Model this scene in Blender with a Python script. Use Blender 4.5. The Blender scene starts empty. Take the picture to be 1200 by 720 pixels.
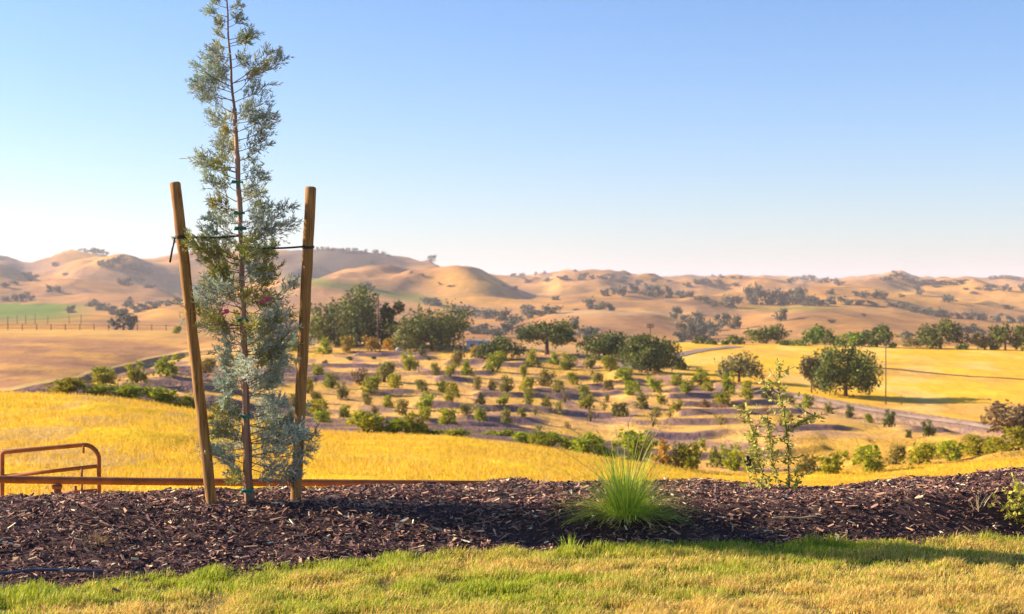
import bpy, math, random
import numpy as np
rnd = random.Random(7)
RS = np.random.RandomState(11)
R = math.radians
scene = bpy.context.scene
col = scene.collection

# ---------------------------------------------------------------- camera
F = 1667.0            # focal length in pixels of a 1200 px wide frame
HOR = 345.0           # pixel row of the horizon
cam_d = bpy.data.cameras.new('camera')
cam_d.sensor_width = 36.0
cam_d.lens = 36.0 * F / 1200.0
cam_d.clip_start = 0.1
cam_d.clip_end = 30000
cam_d.shift_y = -(360.0 - HOR) / 1200.0
cam_d.dof.use_dof = True
cam_d.dof.focus_distance = 9.0
cam_d.dof.aperture_fstop = 4.5
cam = bpy.data.objects.new('camera', cam_d)
cam.rotation_euler = (R(90), 0, 0)
col.objects.link(cam)
scene.camera = cam

# ---------------------------------------------------------------- sky and sun
SUN_EL, SUN_AZ = 22.0, 12.0       # low sun from the left, a little behind the scene
sun_vec = np.array([-math.cos(R(SUN_AZ)) * math.cos(R(SUN_EL)), math.sin(R(SUN_AZ)) * math.cos(R(SUN_EL)), math.sin(R(SUN_EL))])
w = bpy.data.worlds.new('World')
scene.world = w
w.use_nodes = True
nt = w.node_tree
sky = nt.nodes.new('ShaderNodeTexSky')
sky.sky_type = 'NISHITA'
sky.sun_disc = False
sky.sun_elevation = R(SUN_EL)
sky.sun_rotation = math.atan2(sun_vec[0], sun_vec[1])
sky.air_density = 1.0
sky.dust_density = 0.6
sky.ozone_density = 1.6
mulc = nt.nodes.new('ShaderNodeMix'); mulc.data_type = 'RGBA'; mulc.blend_type = 'MULTIPLY'; mulc.inputs[0].default_value = 1.0
mulc.inputs[7].default_value = (0.89, 1.0, 1.28, 1)          # the deep clear-air blue of the photograph
hsv = nt.nodes.new('ShaderNodeHueSaturation'); hsv.inputs['Saturation'].default_value = 1.13
nt.links.new(sky.outputs[0], mulc.inputs[6]); nt.links.new(mulc.outputs[2], hsv.inputs['Color'])
nt.links.new(hsv.outputs[0], nt.nodes['Background'].inputs[0])
nt.nodes['Background'].inputs[1].default_value = 0.064
sd = bpy.data.lights.new('sun', 'SUN')
sd.energy = 4.9
sd.angle = R(0.6)
sd.color = (1.0, 0.84, 0.66)
so = bpy.data.objects.new('sun', sd)
from mathutils import Vector
so.rotation_euler = Vector(sun_vec).to_track_quat('Z', 'Y').to_euler()
so.location = (-20, 5, 30)
col.objects.link(so)
scene.view_settings.view_transform = 'Standard'
scene.view_settings.look = 'None'
scene.view_settings.gamma = 1.0
scene.view_settings.exposure = 1.36
scene.render.engine = 'CYCLES'
scene.cycles.max_bounces = 6
scene.cycles.diffuse_bounces = 3
scene.cycles.transmission_bounces = 3
scene.cycles.volume_bounces = 1
scene.cycles.use_denoising = True
HAZE = True

# ---------------------------------------------------------------- helpers
def tag(o, label=None, cat=None, group=None, kind=None):
    if label: o['label'] = label
    if cat: o['category'] = cat
    if group: o['group'] = group
    if kind: o['kind'] = kind
    return o

def mesh_np(name, V, Q=None, T=None, attrs=None, smooth=False):
    V = np.asarray(V, dtype=np.float32).reshape(-1, 3)
    me = bpy.data.meshes.new(name)
    nq = 0 if Q is None else len(Q)
    ntr = 0 if T is None else len(T)
    parts, starts = [], []
    if nq:
        parts.append(np.asarray(Q, dtype=np.int32).ravel()); starts.append(np.arange(nq) * 4)
    if ntr:
        parts.append(np.asarray(T, dtype=np.int32).ravel()); starts.append(nq * 4 + np.arange(ntr) * 3)
    idx = np.concatenate(parts).astype(np.int32); st = np.concatenate(starts).astype(np.int32)
    me.vertices.add(len(V)); me.vertices.foreach_set('co', V.ravel())
    me.loops.add(len(idx)); me.loops.foreach_set('vertex_index', idx)
    me.polygons.add(len(st)); me.polygons.foreach_set('loop_start', st)
    me.update(calc_edges=True)
    if attrs:
        for k, a in attrs.items():
            a = np.asarray(a, dtype=np.float32)
            if a.ndim == 1:
                at = me.attributes.new(k, 'FLOAT', 'POINT'); at.data.foreach_set('value', a)
            else:
                if a.shape[1] == 3: a = np.concatenate([a, np.ones((len(a), 1), np.float32)], 1)
                at = me.attributes.new(k, 'FLOAT_COLOR', 'POINT'); at.data.foreach_set('color', a.ravel())
    me.polygons.foreach_set('use_smooth', np.full(len(st), smooth))
    me.update()
    return me

def link(name, me, mat=None, parent=None, loc=None):
    if mat is not None and not me.materials: me.materials.append(mat)
    o = bpy.data.objects.new(name, me); col.objects.link(o)
    if parent is not None: o.parent = parent
    if loc is not None: o.location = loc
    return o

def empty(name, loc=(0, 0, 0)):
    o = bpy.data.objects.new(name, None); col.objects.link(o); o.location = loc
    o.empty_display_size = 0.2
    return o

class MB:
    """collects tubes, boxes and quads of one part"""
    def __init__(s): s.V = []; s.Q = []; s.T = []; s.n = 0; s.A = []
    def add(s, V, Q=None, T=None, a=0.5):
        V = np.asarray(V, float).reshape(-1, 3)
        if Q is not None and len(Q): s.Q.append(np.asarray(Q) + s.n)
        if T is not None and len(T): s.T.append(np.asarray(T) + s.n)
        s.V.append(V); s.n += len(V)
        s.A.append(np.full(len(V), a) if np.isscalar(a) else np.asarray(a, float))
    def tube(s, P, r, k=8, cap=True, a=0.5):
        P = np.asarray(P, float); n = len(P)
        r = np.full(n, r) if np.isscalar(r) else np.asarray(r, float)
        tng = np.gradient(P, axis=0); tng /= np.linalg.norm(tng, axis=1)[:, None] + 1e-9
        up = np.array([0, 0, 1.0]) if abs(tng[0][2]) < 0.8 else np.array([1.0, 0, 0])
        ang = np.arange(k) * 2 * math.pi / k
        V = []
        nrm = np.cross(tng[0], up); nrm /= np.linalg.norm(nrm)
        for i in range(n):
            nrm = nrm - tng[i] * nrm.dot(tng[i]); nrm /= np.linalg.norm(nrm)
            b = np.cross(tng[i], nrm)
            V.append(P[i] + r[i] * (np.cos(ang)[:, None] * nrm + np.sin(ang)[:, None] * b))
        V = np.concatenate(V)
        Q = [(i * k + j, i * k + (j + 1) % k, (i + 1) * k + (j + 1) % k, (i + 1) * k + j) for i in range(n - 1) for j in range(k)]
        T = []
        if cap:
            V = np.concatenate([V, P[:1], P[-1:]])
            T = [((j + 1) % k, j, n * k) for j in range(k)] + [((n - 1) * k + j, (n - 1) * k + (j + 1) % k, n * k + 1) for j in range(k)]
        s.add(V, Q, T if T else None, a)
    def box(s, c, d, a=0.5):
        c = np.array(c, float); d = np.array(d, float) / 2
        V = [c + d * np.array([x, y, z]) for x in (-1, 1) for y in (-1, 1) for z in (-1, 1)]
        s.add(V, [(0, 1, 3, 2), (4, 6, 7, 5), (0, 4, 5, 1), (2, 3, 7, 6), (0, 2, 6, 4), (1, 5, 7, 3)], None, a)
    def mesh(s, name, smooth=True):
        return mesh_np(name, np.concatenate(s.V), np.concatenate(s.Q) if s.Q else None, np.concatenate(s.T) if s.T else None,
                       {'tint': np.concatenate(s.A)}, smooth)
    def build(s, name, mat, parent=None, smooth=True, loc=None):
        return link(name, s.mesh(name, smooth), mat, parent, loc)

def poly(u, pts):
    """smooth interpolation of a control polyline"""
    p = np.array(pts, float); x, y = p[:, 0], p[:, 1]
    h = np.diff(x); dl = np.diff(y) / h
    m = np.zeros(len(x)); m[0] = dl[0]; m[-1] = dl[-1]
    for i in range(1, len(x) - 1):
        m[i] = 0 if dl[i - 1] * dl[i] <= 0 else 2 * dl[i - 1] * dl[i] / (dl[i - 1] + dl[i])
    u = np.clip(np.asarray(u, float), x[0], x[-1])
    i = np.clip(np.searchsorted(x, u, side='right') - 1, 0, len(x) - 2)
    t = (u - x[i]) / h[i]
    return y[i] * (2*t**3 - 3*t**2 + 1) + h[i]*m[i]*(t**3 - 2*t**2 + t) + y[i+1]*(-2*t**3 + 3*t**2) + h[i]*m[i+1]*(t**3 - t**2)

def _hash(ix, iy, s):
    v = np.sin(ix * 127.1 + iy * 311.7 + s * 74.7) * 43758.5453
    return v - np.floor(v)
def vnoise(x, y, s=0):
    ix, iy = np.floor(x), np.floor(y); fx, fy = x - ix, y - iy
    fx = fx**3 * (fx * (fx * 6 - 15) + 10); fy = fy**3 * (fy * (fy * 6 - 15) + 10)
    a, b, c, d = _hash(ix, iy, s), _hash(ix + 1, iy, s), _hash(ix, iy + 1, s), _hash(ix + 1, iy + 1, s)
    return (a + (b - a) * fx + (c - a) * fy + (a - b - c + d) * fx * fy) * 2 - 1
def fbm(x, y, o=4, s=0):
    t = 0; a = 0.5
    for k in range(o):
        t = t + a * vnoise(x, y, s + k * 7); x = x * 2.03 + 11.3; y = y * 2.03 - 5.7; a *= 0.5
    return t
def sm(a, b, x):
    t = np.clip((x - a) / (b - a), 0, 1); return t * t * (3 - 2 * t)

# ---------------------------------------------------------------- lie of the land: lines across the view, each with its own distance
def z_of(row, d): return -(np.asarray(row, float) - HOR) * d / F

def lines(u):
    u = np.asarray(u, float)
    D, Z = [], []
    def add(d, z): D.append(np.broadcast_to(np.asarray(d, float), u.shape)); Z.append(np.broadcast_to(np.asarray(z, float), u.shape))
    add(0.05, -1.5); add(4.0, -1.5)
    er = poly(u, [(-400, 705), (0, 691), (70, 684), (200, 671), (300, 662), (400, 655), (500, 648), (600, 643), (700, 640), (800, 637), (1000, 633), (1200, 628), (1600, 620)])
    add(1.5 * F / (er + 5 - HOR), -1.5)                                     # 2 lawn edge
    add(9.0, poly(u, [(-400, -1.30), (0, -1.33), (290, -1.31), (600, -1.33), (900, -1.34), (1200, -1.22), (1600, -1.15)]))   # 3
    cr = poly(u, [(-400, 610), (0, 589), (100, 582), (200, 576), (300, 573), (400, 571), (500, 567), (600, 563), (700, 562), (800, 561), (860, 563), (920, 568), (970, 569), (1000, 566), (1100, 557), (1200, 550), (1600, 530)])
    add(10.3, z_of(cr, 10.3) - 0.028)                                           # 4 crest
    add(12.0, z_of(cr, 12.0) - 0.55)                                    # 5 foot of the bank
    add(15.0, z_of(cr, 15.0) - 0.75)                                    # 6
    add(28.0, z_of(poly(u, [(-400, 600), (0, 589), (300, 592), (700, 595), (900, 600), (1200, 590), (1600, 580)]), 28))    # 7
    d6 = poly(u, [(-400, 80), (0, 85), (200, 90), (350, 96), (500, 100), (700, 104), (860, 106), (1200, 100), (1600, 95)])
    r6 = poly(u, [(-400, 455), (0, 463), (100, 466), (220, 479), (340, 503), (400, 508), (500, 510), (620, 521), (740, 541), (860, 556), (1000, 554), (1100, 548), (1200, 541), (1600, 525)])
    add(d6, z_of(r6, d6))                                               # 8 far edge of the near field
    r7 = poly(u, [(-400, 475), (0, 472), (220, 486), (340, 508), (500, 511), (620, 519), (740, 536), (860, 548), (1000, 546), (1200, 534), (1600, 520)])
    add(d6 + 10, z_of(r7, d6 + 10))                                     # 9
    r10 = poly(u, [(-400, 490), (0, 457.5), (60, 448), (120, 434), (180, 420), (220, 411), (300, 405), (400, 404), (500, 405), (600, 409), (700, 418), (740, 431), (800, 442), (900, 455), (950, 463), (1000, 472), (1080, 484), (1150, 494), (1250, 505), (1600, 530)])
    d10 = poly(u, [(-400, 130), (0, 152), (60, 168), (120, 200), (180, 240), (220, 262), (300, 270), (400, 270), (500, 265), (600, 255), (700, 245), (740, 226), (800, 214), (900, 196), (1000, 180), (1080, 170), (1150, 160), (1250, 148), (1600, 140)])
    d9 = d6 + 10
    r8 = poly(u, [(-400, 488), (0, 470), (220, 470), (340, 490), (500, 494), (620, 505), (740, 520), (860, 530), (1000, 532), (1200, 524), (1600, 515)])
    r9 = poly(u, [(-400, 488), (0, 466), (120, 450), (220, 440), (350, 440), (500, 445), (620, 455), (740, 475), (860, 490), (1000, 505), (1200, 514), (1600, 515)])
    dd = d9 + (d10 - d9) * 0.22; add(dd, z_of(r8, dd))                  # 10
    dd = d9 + (d10 - d9) * 0.58; add(dd, z_of(r9, dd))                  # 11
    z10 = z_of(r10, d10)
    bank = poly(u, [(-400, 0.8), (0, 0.8), (220, 0.7), (300, 0.1), (720, 0.1), (780, 0.6), (900, 0.9), (1200, 1.0), (1600, 1.0)])
    add(d10 - 5.5, z10 - bank - 0.15)                                    # 12 foot of the bank
    add(d10, z10)                                                       # 13 top of the bank
    r11 = poly(u, [(-400, 385), (0, 387), (200, 389), (300, 398), (400, 402), (600, 404), (740, 408), (820, 404), (900, 405), (1000, 406), (1200, 411), (1600, 418)])
    d11 = poly(u, [(-400, 340), (0, 335), (200, 332), (400, 322), (600, 320), (740, 310), (820, 330), (1000, 340), (1200, 330), (1600, 330)])
    add(d11, z_of(r11, d11))                                            # 14 crest of the fields
    add(450.0, z_of(r11, d11) - 4.5)                                    # 15
    add(700.0, z_of(poly(u, [(-400, 384), (0, 382), (200, 380), (300, 386), (400, 392), (600, 396), (800, 398), (900, 393), (1000, 392), (1200, 400), (1600, 404)]), 700))
    r = poly(u, [(-400, 372), (0, 374), (100, 371), (150, 372), (200, 366), (300, 371), (400, 374), (500, 379), (580, 377), (620, 372), (650, 366.5), (700, 365.5), (760, 369), (800, 377), (860, 379), (900, 372), (960, 361), (1010, 366), (1100, 377), (1200, 386), (1600, 395)])
    add(950.0, z_of(r, 950))                                            # 17
    add(1080.0, z_of(r + poly(u, [(0, -3), (580, -2), (650, 4), (780, 3), (860, -2), (940, 2), (980, 4), (1100, 3), (1200, 0)]), 1080))
    add(1320.0, z_of(poly(u, [(-400, 356), (0, 357), (100, 356), (200, 359), (300, 358), (400, 357), (500, 360), (600, 360), (650, 357), (700, 355), (800, 356), (850, 359), (900, 358), (1000, 356), (1040, 358), (1100, 366), (1200, 374), (1600, 380)]), 1320))
    add(1750.0, z_of(poly(u, [(-400, 322), (-100, 312), (0, 327), (40, 333), (100, 326), (170, 331), (220, 345), (270, 340), (330, 318), (400, 310), (440, 306), (470, 303.5), (510, 302), (545, 305), (580, 316), (605, 328), (635, 341), (700, 346), (760, 345), (800, 348), (850, 350), (900, 349), (1000, 348), (1100, 348), (1200, 357), (1600, 365)]), 1750))
    add(2000.0, z_of(poly(u, [(-400, 320), (-100, 318), (0, 322), (60, 322), (100, 310), (150, 312), (200, 328), (270, 330), (340, 330), (400, 330), (540, 335), (600, 346), (640, 341), (660, 333), (700, 333), (740, 337), (800, 341), (900, 341), (1000, 338), (1100, 339), (1200, 345), (1600, 350)]), 2000))
    rr = poly(u, [(-400, 312), (-100, 303), (0, 300.5), (28, 303), (50, 301), (80, 294), (110, 292), (145, 296), (175, 299), (210, 296), (260, 296), (330, 293), (400, 295), (440, 300), (480, 308), (540, 320), (600, 327), (640, 329), (660, 327), (700, 327), (750, 330), (800, 333), (850, 331), (900, 333), (1000, 331), (1050, 327), (1100, 333), (1200, 332), (1600, 330)])
    add(2450.0, z_of(rr, 2450))
    add(2900.0, z_of(rr + 9, 2900))
    rr = poly(u, [(-400, 320), (0, 318), (400, 310), (560, 322), (600, 323), (640, 321), (680, 319.5), (720, 322), (800, 325), (850, 328), (900, 326), (1000, 328), (1030, 326), (1055, 322), (1080, 329), (1150, 326.5), (1200, 324.5), (1300, 321), (1600, 326)])
    add(3600.0, z_of(rr, 3600))
    add(5200.0, z_of(rr + 12, 5200))
    add(12000.0, z_of(350, 12000))
    return np.array(D), np.array(Z)

UG = np.linspace(-400, 1600, 801)
DG, ZG = lines(UG)
BUMPS = []        # (x, y, height, sigma across, sigma along, turn)
def bump(u, d, h, sx, sy, turn=0): BUMPS.append(((u - 600) * d / F, d, h, sx, sy, R(turn)))
# spurs and ravines of the hills
bump(548, 1500, 9, 22, 75, 8)
bump(496, 1560, -12, 26, 60, -20)
bump(452, 1480, 8, 34, 90, -35)
bump(592, 1540, -9, 20, 60, 10)
bump(515, 1760, 9, 75, 60, 0)
bump(120, 2050, 20, 90, 170, -20)
bump(60, 1950, -18, 45, 190, 25)
bump(20, 1800, 15, 60, 160, 30)
bump(190, 1950, -14, 60, 170, -25)
bump(150, 1700, 12, 90, 150, -35)
bump(690, 2150, 14, 150, 100, 0)
bump(870, 2500, 14, 90, 90, 0)
bump(1052, 3400, 4, 70, 120, 0)
bump(760, 1900, 7, 110, 80, 10)
bump(1010, 1500, 6, 160, 90, 5)
bump(410, 1350, 7, 130, 90, 10)

def height(x, y):
    """ground height at world x, y"""
    x = np.asarray(x, float); y = np.asarray(y, float)
    d = np.where(y > 0.05, y, 0.05)
    u = np.clip(600 + F * x / np.maximum(d, 0.3), -400, 1600)
    # distance: straight ahead inside the view, round the viewer outside it
    rad = np.sqrt(x * x + y * y)
    lim = math.sqrt(1 + (1000 / F) ** 2)
    dist = np.where(np.abs(x) <= y * 1000 / F, y, rad / lim)
    dist = np.clip(dist, 0.06, 11990)
    side = np.where(y > 0, u, np.where(x < 0, -400, 1600))
    fu = (side + 400) / 2.5
    i0 = np.clip(fu.astype(int), 0, len(UG) - 2); t = fu - i0
    K = DG.shape[0]
    shp = dist.shape; dist = dist.ravel(); i0 = i0.ravel(); t = t.ravel()
    Dk = DG[:, i0] * (1 - t) + DG[:, i0 + 1] * t
    Zk = ZG[:, i0] * (1 - t) + ZG[:, i0 + 1] * t
    k = np.clip((Dk <= dist).sum(0) - 1, 0, K - 2)
    ar = np.arange(len(dist))
    h = np.diff(Dk, axis=0); dl = np.diff(Zk, axis=0) / h
    m = np.zeros_like(Zk)
    pr = dl[:-1] * dl[1:]
    m[1:-1] = np.where(pr > 0, 2 * pr / np.where(np.abs(dl[:-1] + dl[1:]) < 1e-12, 1e-12, dl[:-1] + dl[1:]), 0)
    hk = h[k, ar]; tt = (dist - Dk[k, ar]) / hk
    z = Zk[k, ar] * (2*tt**3 - 3*tt**2 + 1) + hk * m[k, ar] * (tt**3 - 2*tt**2 + tt) + Zk[k+1, ar] * (-2*tt**3 + 3*tt**2) + hk * m[k+1, ar] * (tt**3 - tt**2)
    z = z.reshape(shp); dist = dist.reshape(shp)
    # relief that grows with distance
    z = z + fbm(x / 2.7, y / 2.7, 3, 3) * 0.05 * sm(9.5, 12, dist)
    z = z + fbm(x / 14, y / 14, 3, 5) * 0.35 * sm(14, 40, dist) * (1 - 0.7 * sm(250, 400, dist))
    z = z + fbm(x / 60, y / 60, 3, 6) * 2.2 * sm(400, 800, dist)
    rid = 1 - np.abs(fbm(x / 420 + 0.15 * y / 420, y / 620, 4, 9)) * 2.4
    z = z + (rid - 0.64) * 21 * sm(1150, 1700, dist) * sm(5200, 3300, dist)
    rid2 = 1 - np.abs(fbm(x / 150 - 0.3 * y / 150, y / 260, 3, 19)) * 2.4
    z = z + (rid2 - 0.55) * 9.5 * sm(1100, 1600, dist) * sm(5200, 3300, dist)
    z = z + (0.5 - np.abs(fbm(x / 55 - 0.2 * y / 55, y / 110, 3, 29)) * 2.2) * 1.5 * sm(800, 1500, dist) * sm(5200, 3300, dist)
    for bx, by, bh, sx, sy, tn in BUMPS:
        dx, dy = x - bx, y - by
        a = dx * math.cos(tn) + dy * math.sin(tn); b = -dx * math.sin(tn) + dy * math.cos(tn)
        z = z + bh * np.exp(-0.5 * ((a / sx) ** 2 + (b / sy) ** 2))
    return z

MARCH = np.concatenate([np.arange(5, 20, 0.05), np.geomspace(20, 9000, 1500)])
def hit(u, row, dmin=5.0, dmax=9000.0):
    """where the line of sight through a picture point first meets the ground"""
    ds = MARCH[(MARCH >= dmin) & (MARCH <= dmax)]
    xs = (u - 600) / F * ds
    rows = HOR - height(xs, ds) * F / ds
    ok = np.nonzero(rows <= row)[0]
    i = ok[0] if len(ok) else int(np.argmin(rows))
    d = ds[i]
    return float(xs[i]), float(d), float(height(xs[i:i+1], ds[i:i+1])[0])
def px(n, d): return n * d / F        # metres that cover n pixels at distance d

# ---------------------------------------------------------------- materials
def principled(name, rough=0.9, spec=0.2):
    m = bpy.data.materials.new(name); m.use_nodes = True
    b = m.node_tree.nodes['Principled BSDF']
    b.inputs['Roughness'].default_value = rough
    b.inputs['Specular IOR Level'].default_value = spec
    return m, m.node_tree, b
def ramp(nt, stops, src):
    r = nt.nodes.new('ShaderNodeValToRGB'); e = r.color_ramp.elements
    while len(e) < len(stops): e.new(0.5)
    for i, (p, c) in enumerate(stops): e[i].position = p; e[i].color = (*c, 1)
    nt.links.new(src, r.inputs[0]); return r.outputs[0]
def noise(nt, scale, detail=4, rough=0.6, vec=None, dist=0.0):
    n = nt.nodes.new('ShaderNodeTexNoise'); n.inputs['Scale'].default_value = scale
    n.inputs['Detail'].default_value = detail; n.inputs['Roughness'].default_value = rough; n.inputs['Distortion'].default_value = dist
    if vec is not None: nt.links.new(vec, n.inputs['Vector'])
    return n.outputs[0]
def coords(nt, scale=(1, 1, 1), rot=(0, 0, 0)):
    g = nt.nodes.new('ShaderNodeNewGeometry'); mp = nt.nodes.new('ShaderNodeMapping')
    mp.inputs['Scale'].default_value = scale; mp.inputs['Rotation'].default_value = rot
    nt.links.new(g.outputs['Position'], mp.inputs['Vector']); return mp.outputs[0]
def objcoords(nt, scale=(1, 1, 1)):
    g = nt.nodes.new('ShaderNodeTexCoord'); mp = nt.nodes.new('ShaderNodeMapping')
    mp.inputs['Scale'].default_value = scale
    nt.links.new(g.outputs['Object'], mp.inputs['Vector']); return mp.outputs[0]
def mixc(nt, a, b, f, mode='MIX'):
    m = nt.nodes.new('ShaderNodeMix'); m.data_type = 'RGBA'; m.blend_type = mode
    for s, v in ((m.inputs[6], a), (m.inputs[7], b)):
        if isinstance(v, tuple): s.default_value = (*v, 1)
        else: nt.links.new(v, s)
    if isinstance(f, (int, float)): m.inputs[0].default_value = f
    else: nt.links.new(f, m.inputs[0])
    return m.outputs[2]
def attr(nt, name, out=2):
    a = nt.nodes.new('ShaderNodeAttribute'); a.attribute_name = name; return a.outputs[out]
def bumpn(nt, b, h, strength, dist):
    n = nt.nodes.new('ShaderNodeBump'); n.inputs['Strength'].default_value = strength; n.inputs['Distance'].default_value = dist
    nt.links.new(h, n.inputs['Height']); nt.links.new(n.outputs[0], b.inputs['Normal'])

def land_material(name, scale, dark, light, amount=0.8, stretch=(1, 1, 1), bump_s=0.6, bump_d=0.1, rot=0.0):
    """land cover: the painted cover colour varied by patches and grain"""
    m, nt, b = principled(name, 0.95, 0.05)
    v = coords(nt, stretch, (0, 0, rot))
    n1 = noise(nt, scale, 6, 0.65, v, 0.4); n2 = noise(nt, scale * 6.3, 5, 0.7, v)
    tone = ramp(nt, [(0.30, dark), (0.5, (0.5 * (dark[0] + light[0]), 0.5 * (dark[1] + light[1]), 0.5 * (dark[2] + light[2]))), (0.68, light)], n1)
    tone2 = ramp(nt, [(0.3, dark), (0.7, light)], n2)
    tt = mixc(nt, tone, tone2, 0.45)
    c = mixc(nt, attr(nt, 'cover', 0), tt, amount, 'MULTIPLY')
    nt.links.new(c, b.inputs['Base Color'])
    bumpn(nt, b, n2, bump_s, bump_d)
    return m

def leaf_material(name, ca, cb, trans=0.3, obj_var=0.15):
    m, nt, b = principled(name, 0.7, 0.25)
    t = attr(nt, 'tint', 2)
    c = mixc(nt, ca, cb, t)
    oi = nt.nodes.new('ShaderNodeObjectInfo')
    hs = nt.nodes.new('ShaderNodeHueSaturation')
    mr = nt.nodes.new('ShaderNodeMapRange'); mr.inputs[3].default_value = 1 - obj_var; mr.inputs[4].default_value = 1 + obj_var
    nt.links.new(oi.outputs['Random'], mr.inputs[0]); nt.links.new(mr.outputs[0], hs.inputs['Value'])
    mr2 = nt.nodes.new('ShaderNodeMapRange'); mr2.inputs[3].default_value = 0.5 - obj_var * 0.14; mr2.inputs[4].default_value = 0.5 + obj_var * 0.14
    mul = nt.nodes.new('ShaderNodeMath'); mul.operation = 'MULTIPLY'; mul.inputs[1].default_value = 7.31
    fr = nt.nodes.new('ShaderNodeMath'); fr.operation = 'FRACT'
    nt.links.new(oi.outputs['Random'], mul.inputs[0]); nt.links.new(mul.outputs[0], fr.inputs[0]); nt.links.new(fr.outputs[0], mr2.inputs[0])
    nt.links.new(mr2.outputs[0], hs.inputs['Hue']); nt.links.new(c, hs.inputs['Color'])
    nt.links.new(hs.outputs[0], b.inputs['Base Color'])
    tr = nt.nodes.new('ShaderNodeBsdfTranslucent'); nt.links.new(hs.outputs[0], tr.inputs[0])
    mx = nt.nodes.new('ShaderNodeMixShader'); mx.inputs[0].default_value = trans
    nt.links.new(b.outputs[0], mx.inputs[1]); nt.links.new(tr.outputs[0], mx.inputs[2])
    nt.links.new(mx.outputs[0], nt.nodes['Material Output'].inputs[0])
    return m

def simple(name, c, rough=0.7, spec=0.3, var=0.3, scale=20, stretch=(1, 1, 1), metal=0.0, bmp=0.0, c2=None):
    m, nt, b = principled(name, rough, spec)
    v = objcoords(nt, stretch)
    n = noise(nt, scale, 6, 0.65, v)
    c2 = c2 or tuple(x * (1 - var) for x in c)
    nt.links.new(ramp(nt, [(0.32, c2), (0.66, c)], n), b.inputs['Base Color'])
    b.inputs['Metallic'].default_value = metal
    if bmp: bumpn(nt, b, n, bmp, 0.004)
    return m

M = {}
M['lawn_soil'] = land_material('lawn_soil', 6, (0.55, 0.5, 0.4), (1.2, 1.2, 1.0), 0.8)
M['mulch_soil'] = land_material('mulch_soil', 9, (0.5, 0.45, 0.5), (1.3, 1.2, 1.2), 0.9, bump_d=0.02)
M['dry_field'] = land_material('dry_field', 0.5, (0.66, 0.54, 0.45), (1.12, 1.12, 1.1), 0.8, (1.0, 0.7, 1), 0.9, 0.18, R(-14))
M['orchard_soil'] = land_material('orchard_soil', 0.30, (0.50, 0.44, 0.62), (1.15, 1.12, 0.95), 0.9, (1.0, 0.5, 1), 1.0, 0.35, R(-20))
M['far_field'] = land_material('far_field', 0.05, (0.78, 0.66, 0.6), (1.1, 1.1, 1.05), 0.85, (1, 0.5, 1), 0.6, 0.5, R(-6))
M['hill_grass'] = land_material('hill_grass', 0.016, (0.48, 0.43, 0.46), (1.15, 1.12, 1.0), 0.85, (1, 1, 1), 0.5, 2.0)
M['road'] = simple('gravel_road', (0.36, 0.26, 0.19), 0.95, 0.1, 0.45, 0.35)
M['track'] = simple('track_earth', (0.16, 0.10, 0.05), 0.95, 0.1, 0.4, 0.5)
M['oak'] = leaf_material('oak_leaves', (0.048, 0.068, 0.018), (0.27, 0.29, 0.035), 0.15, 0.12)
M['oak_pale'] = leaf_material('oak_leaves_pale', (0.13, 0.12, 0.05), (0.36, 0.27, 0.07), 0.15, 0.12)
M['oak_bright'] = leaf_material('tree_leaves_bright', (0.09, 0.17, 0.015), (0.40, 0.44, 0.03), 0.2, 0.1)
M['far_oak'] = leaf_material('far_oak_leaves', (0.075, 0.09, 0.075), (0.22, 0.22, 0.10), 0.15, 0.2)
M['bush'] = leaf_material('bush_leaves', (0.20, 0.24, 0.012), (0.66, 0.58, 0.025), 0.4, 0.16)
M['bush_gold'] = leaf_material('bush_leaves_gold', (0.30, 0.20, 0.02), (0.72, 0.46, 0.03), 0.3, 0.15)
M['bush_dull'] = leaf_material('bush_leaves_dull', (0.17, 0.16, 0.03), (0.52, 0.42, 0.07), 0.35, 0.15)
M['bush_brown'] = leaf_material('bush_leaves_brown', (0.22, 0.13, 0.06), (0.48, 0.32, 0.13), 0.2, 0.1)
M['bark'] = simple('bark', (0.16, 0.11, 0.08), 0.95, 0.1, 0.5, 3, (1, 1, 0.3))
M['cypress'] = leaf_material('cypress_foliage', (0.32, 0.40, 0.30), (0.80, 0.84, 0.70), 0.48, 0.18)
M['cypress_olive'] = leaf_material('cypress_foliage_olive', (0.30, 0.31, 0.08), (0.72, 0.68, 0.24), 0.35, 0.15)
M['cypress_bark'] = simple('cypress_bark', (0.34, 0.20, 0.13), 0.9, 0.15, 0.5, 14, (1, 1, 0.15), bmp=0.5)
M['twig'] = simple('twig_bark', (0.34, 0.20, 0.15), 0.85, 0.2, 0.3, 30)
M['stake'] = simple('weathered_stake', (0.44, 0.23, 0.07), 0.8, 0.15, 0.5, 10, (6, 6, 0.35), bmp=0.35, c2=(0.19, 0.09, 0.03))
_n = M['stake'].node_tree; _b = _n.nodes['Principled BSDF']
_old = _b.inputs['Base Color'].links[0].from_socket
_k = ramp(_n, [(0.62, (1, 1, 1)), (0.70, (0.35, 0.28, 0.22))], noise(_n, 7, 3, 0.5, objcoords(_n, (1, 1, 0.55)), 0.6))
_c = ramp(_n, [(0.36, (0.35, 0.28, 0.24)), (0.42, (1, 1, 1))], noise(_n, 26, 4, 0.6, objcoords(_n, (3, 3, 0.12))))
_n.links.new(mixc(_n, mixc(_n, _old, _k, 0.8, 'MULTIPLY'), _c, 0.7, 'MULTIPLY'), _b.inputs['Base Color'])
M['cane'] = simple('nursery_cane', (0.46, 0.26, 0.16), 0.75, 0.25, 0.35, 10, (4, 4, 0.3), bmp=0.3)
M['black'] = simple('black_rubber', (0.02, 0.018, 0.02), 0.5, 0.4, 0.2)
M['green_tape'] = simple('green_tape', (0.01, 0.26, 0.15), 0.5, 0.4, 0.4)
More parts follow.
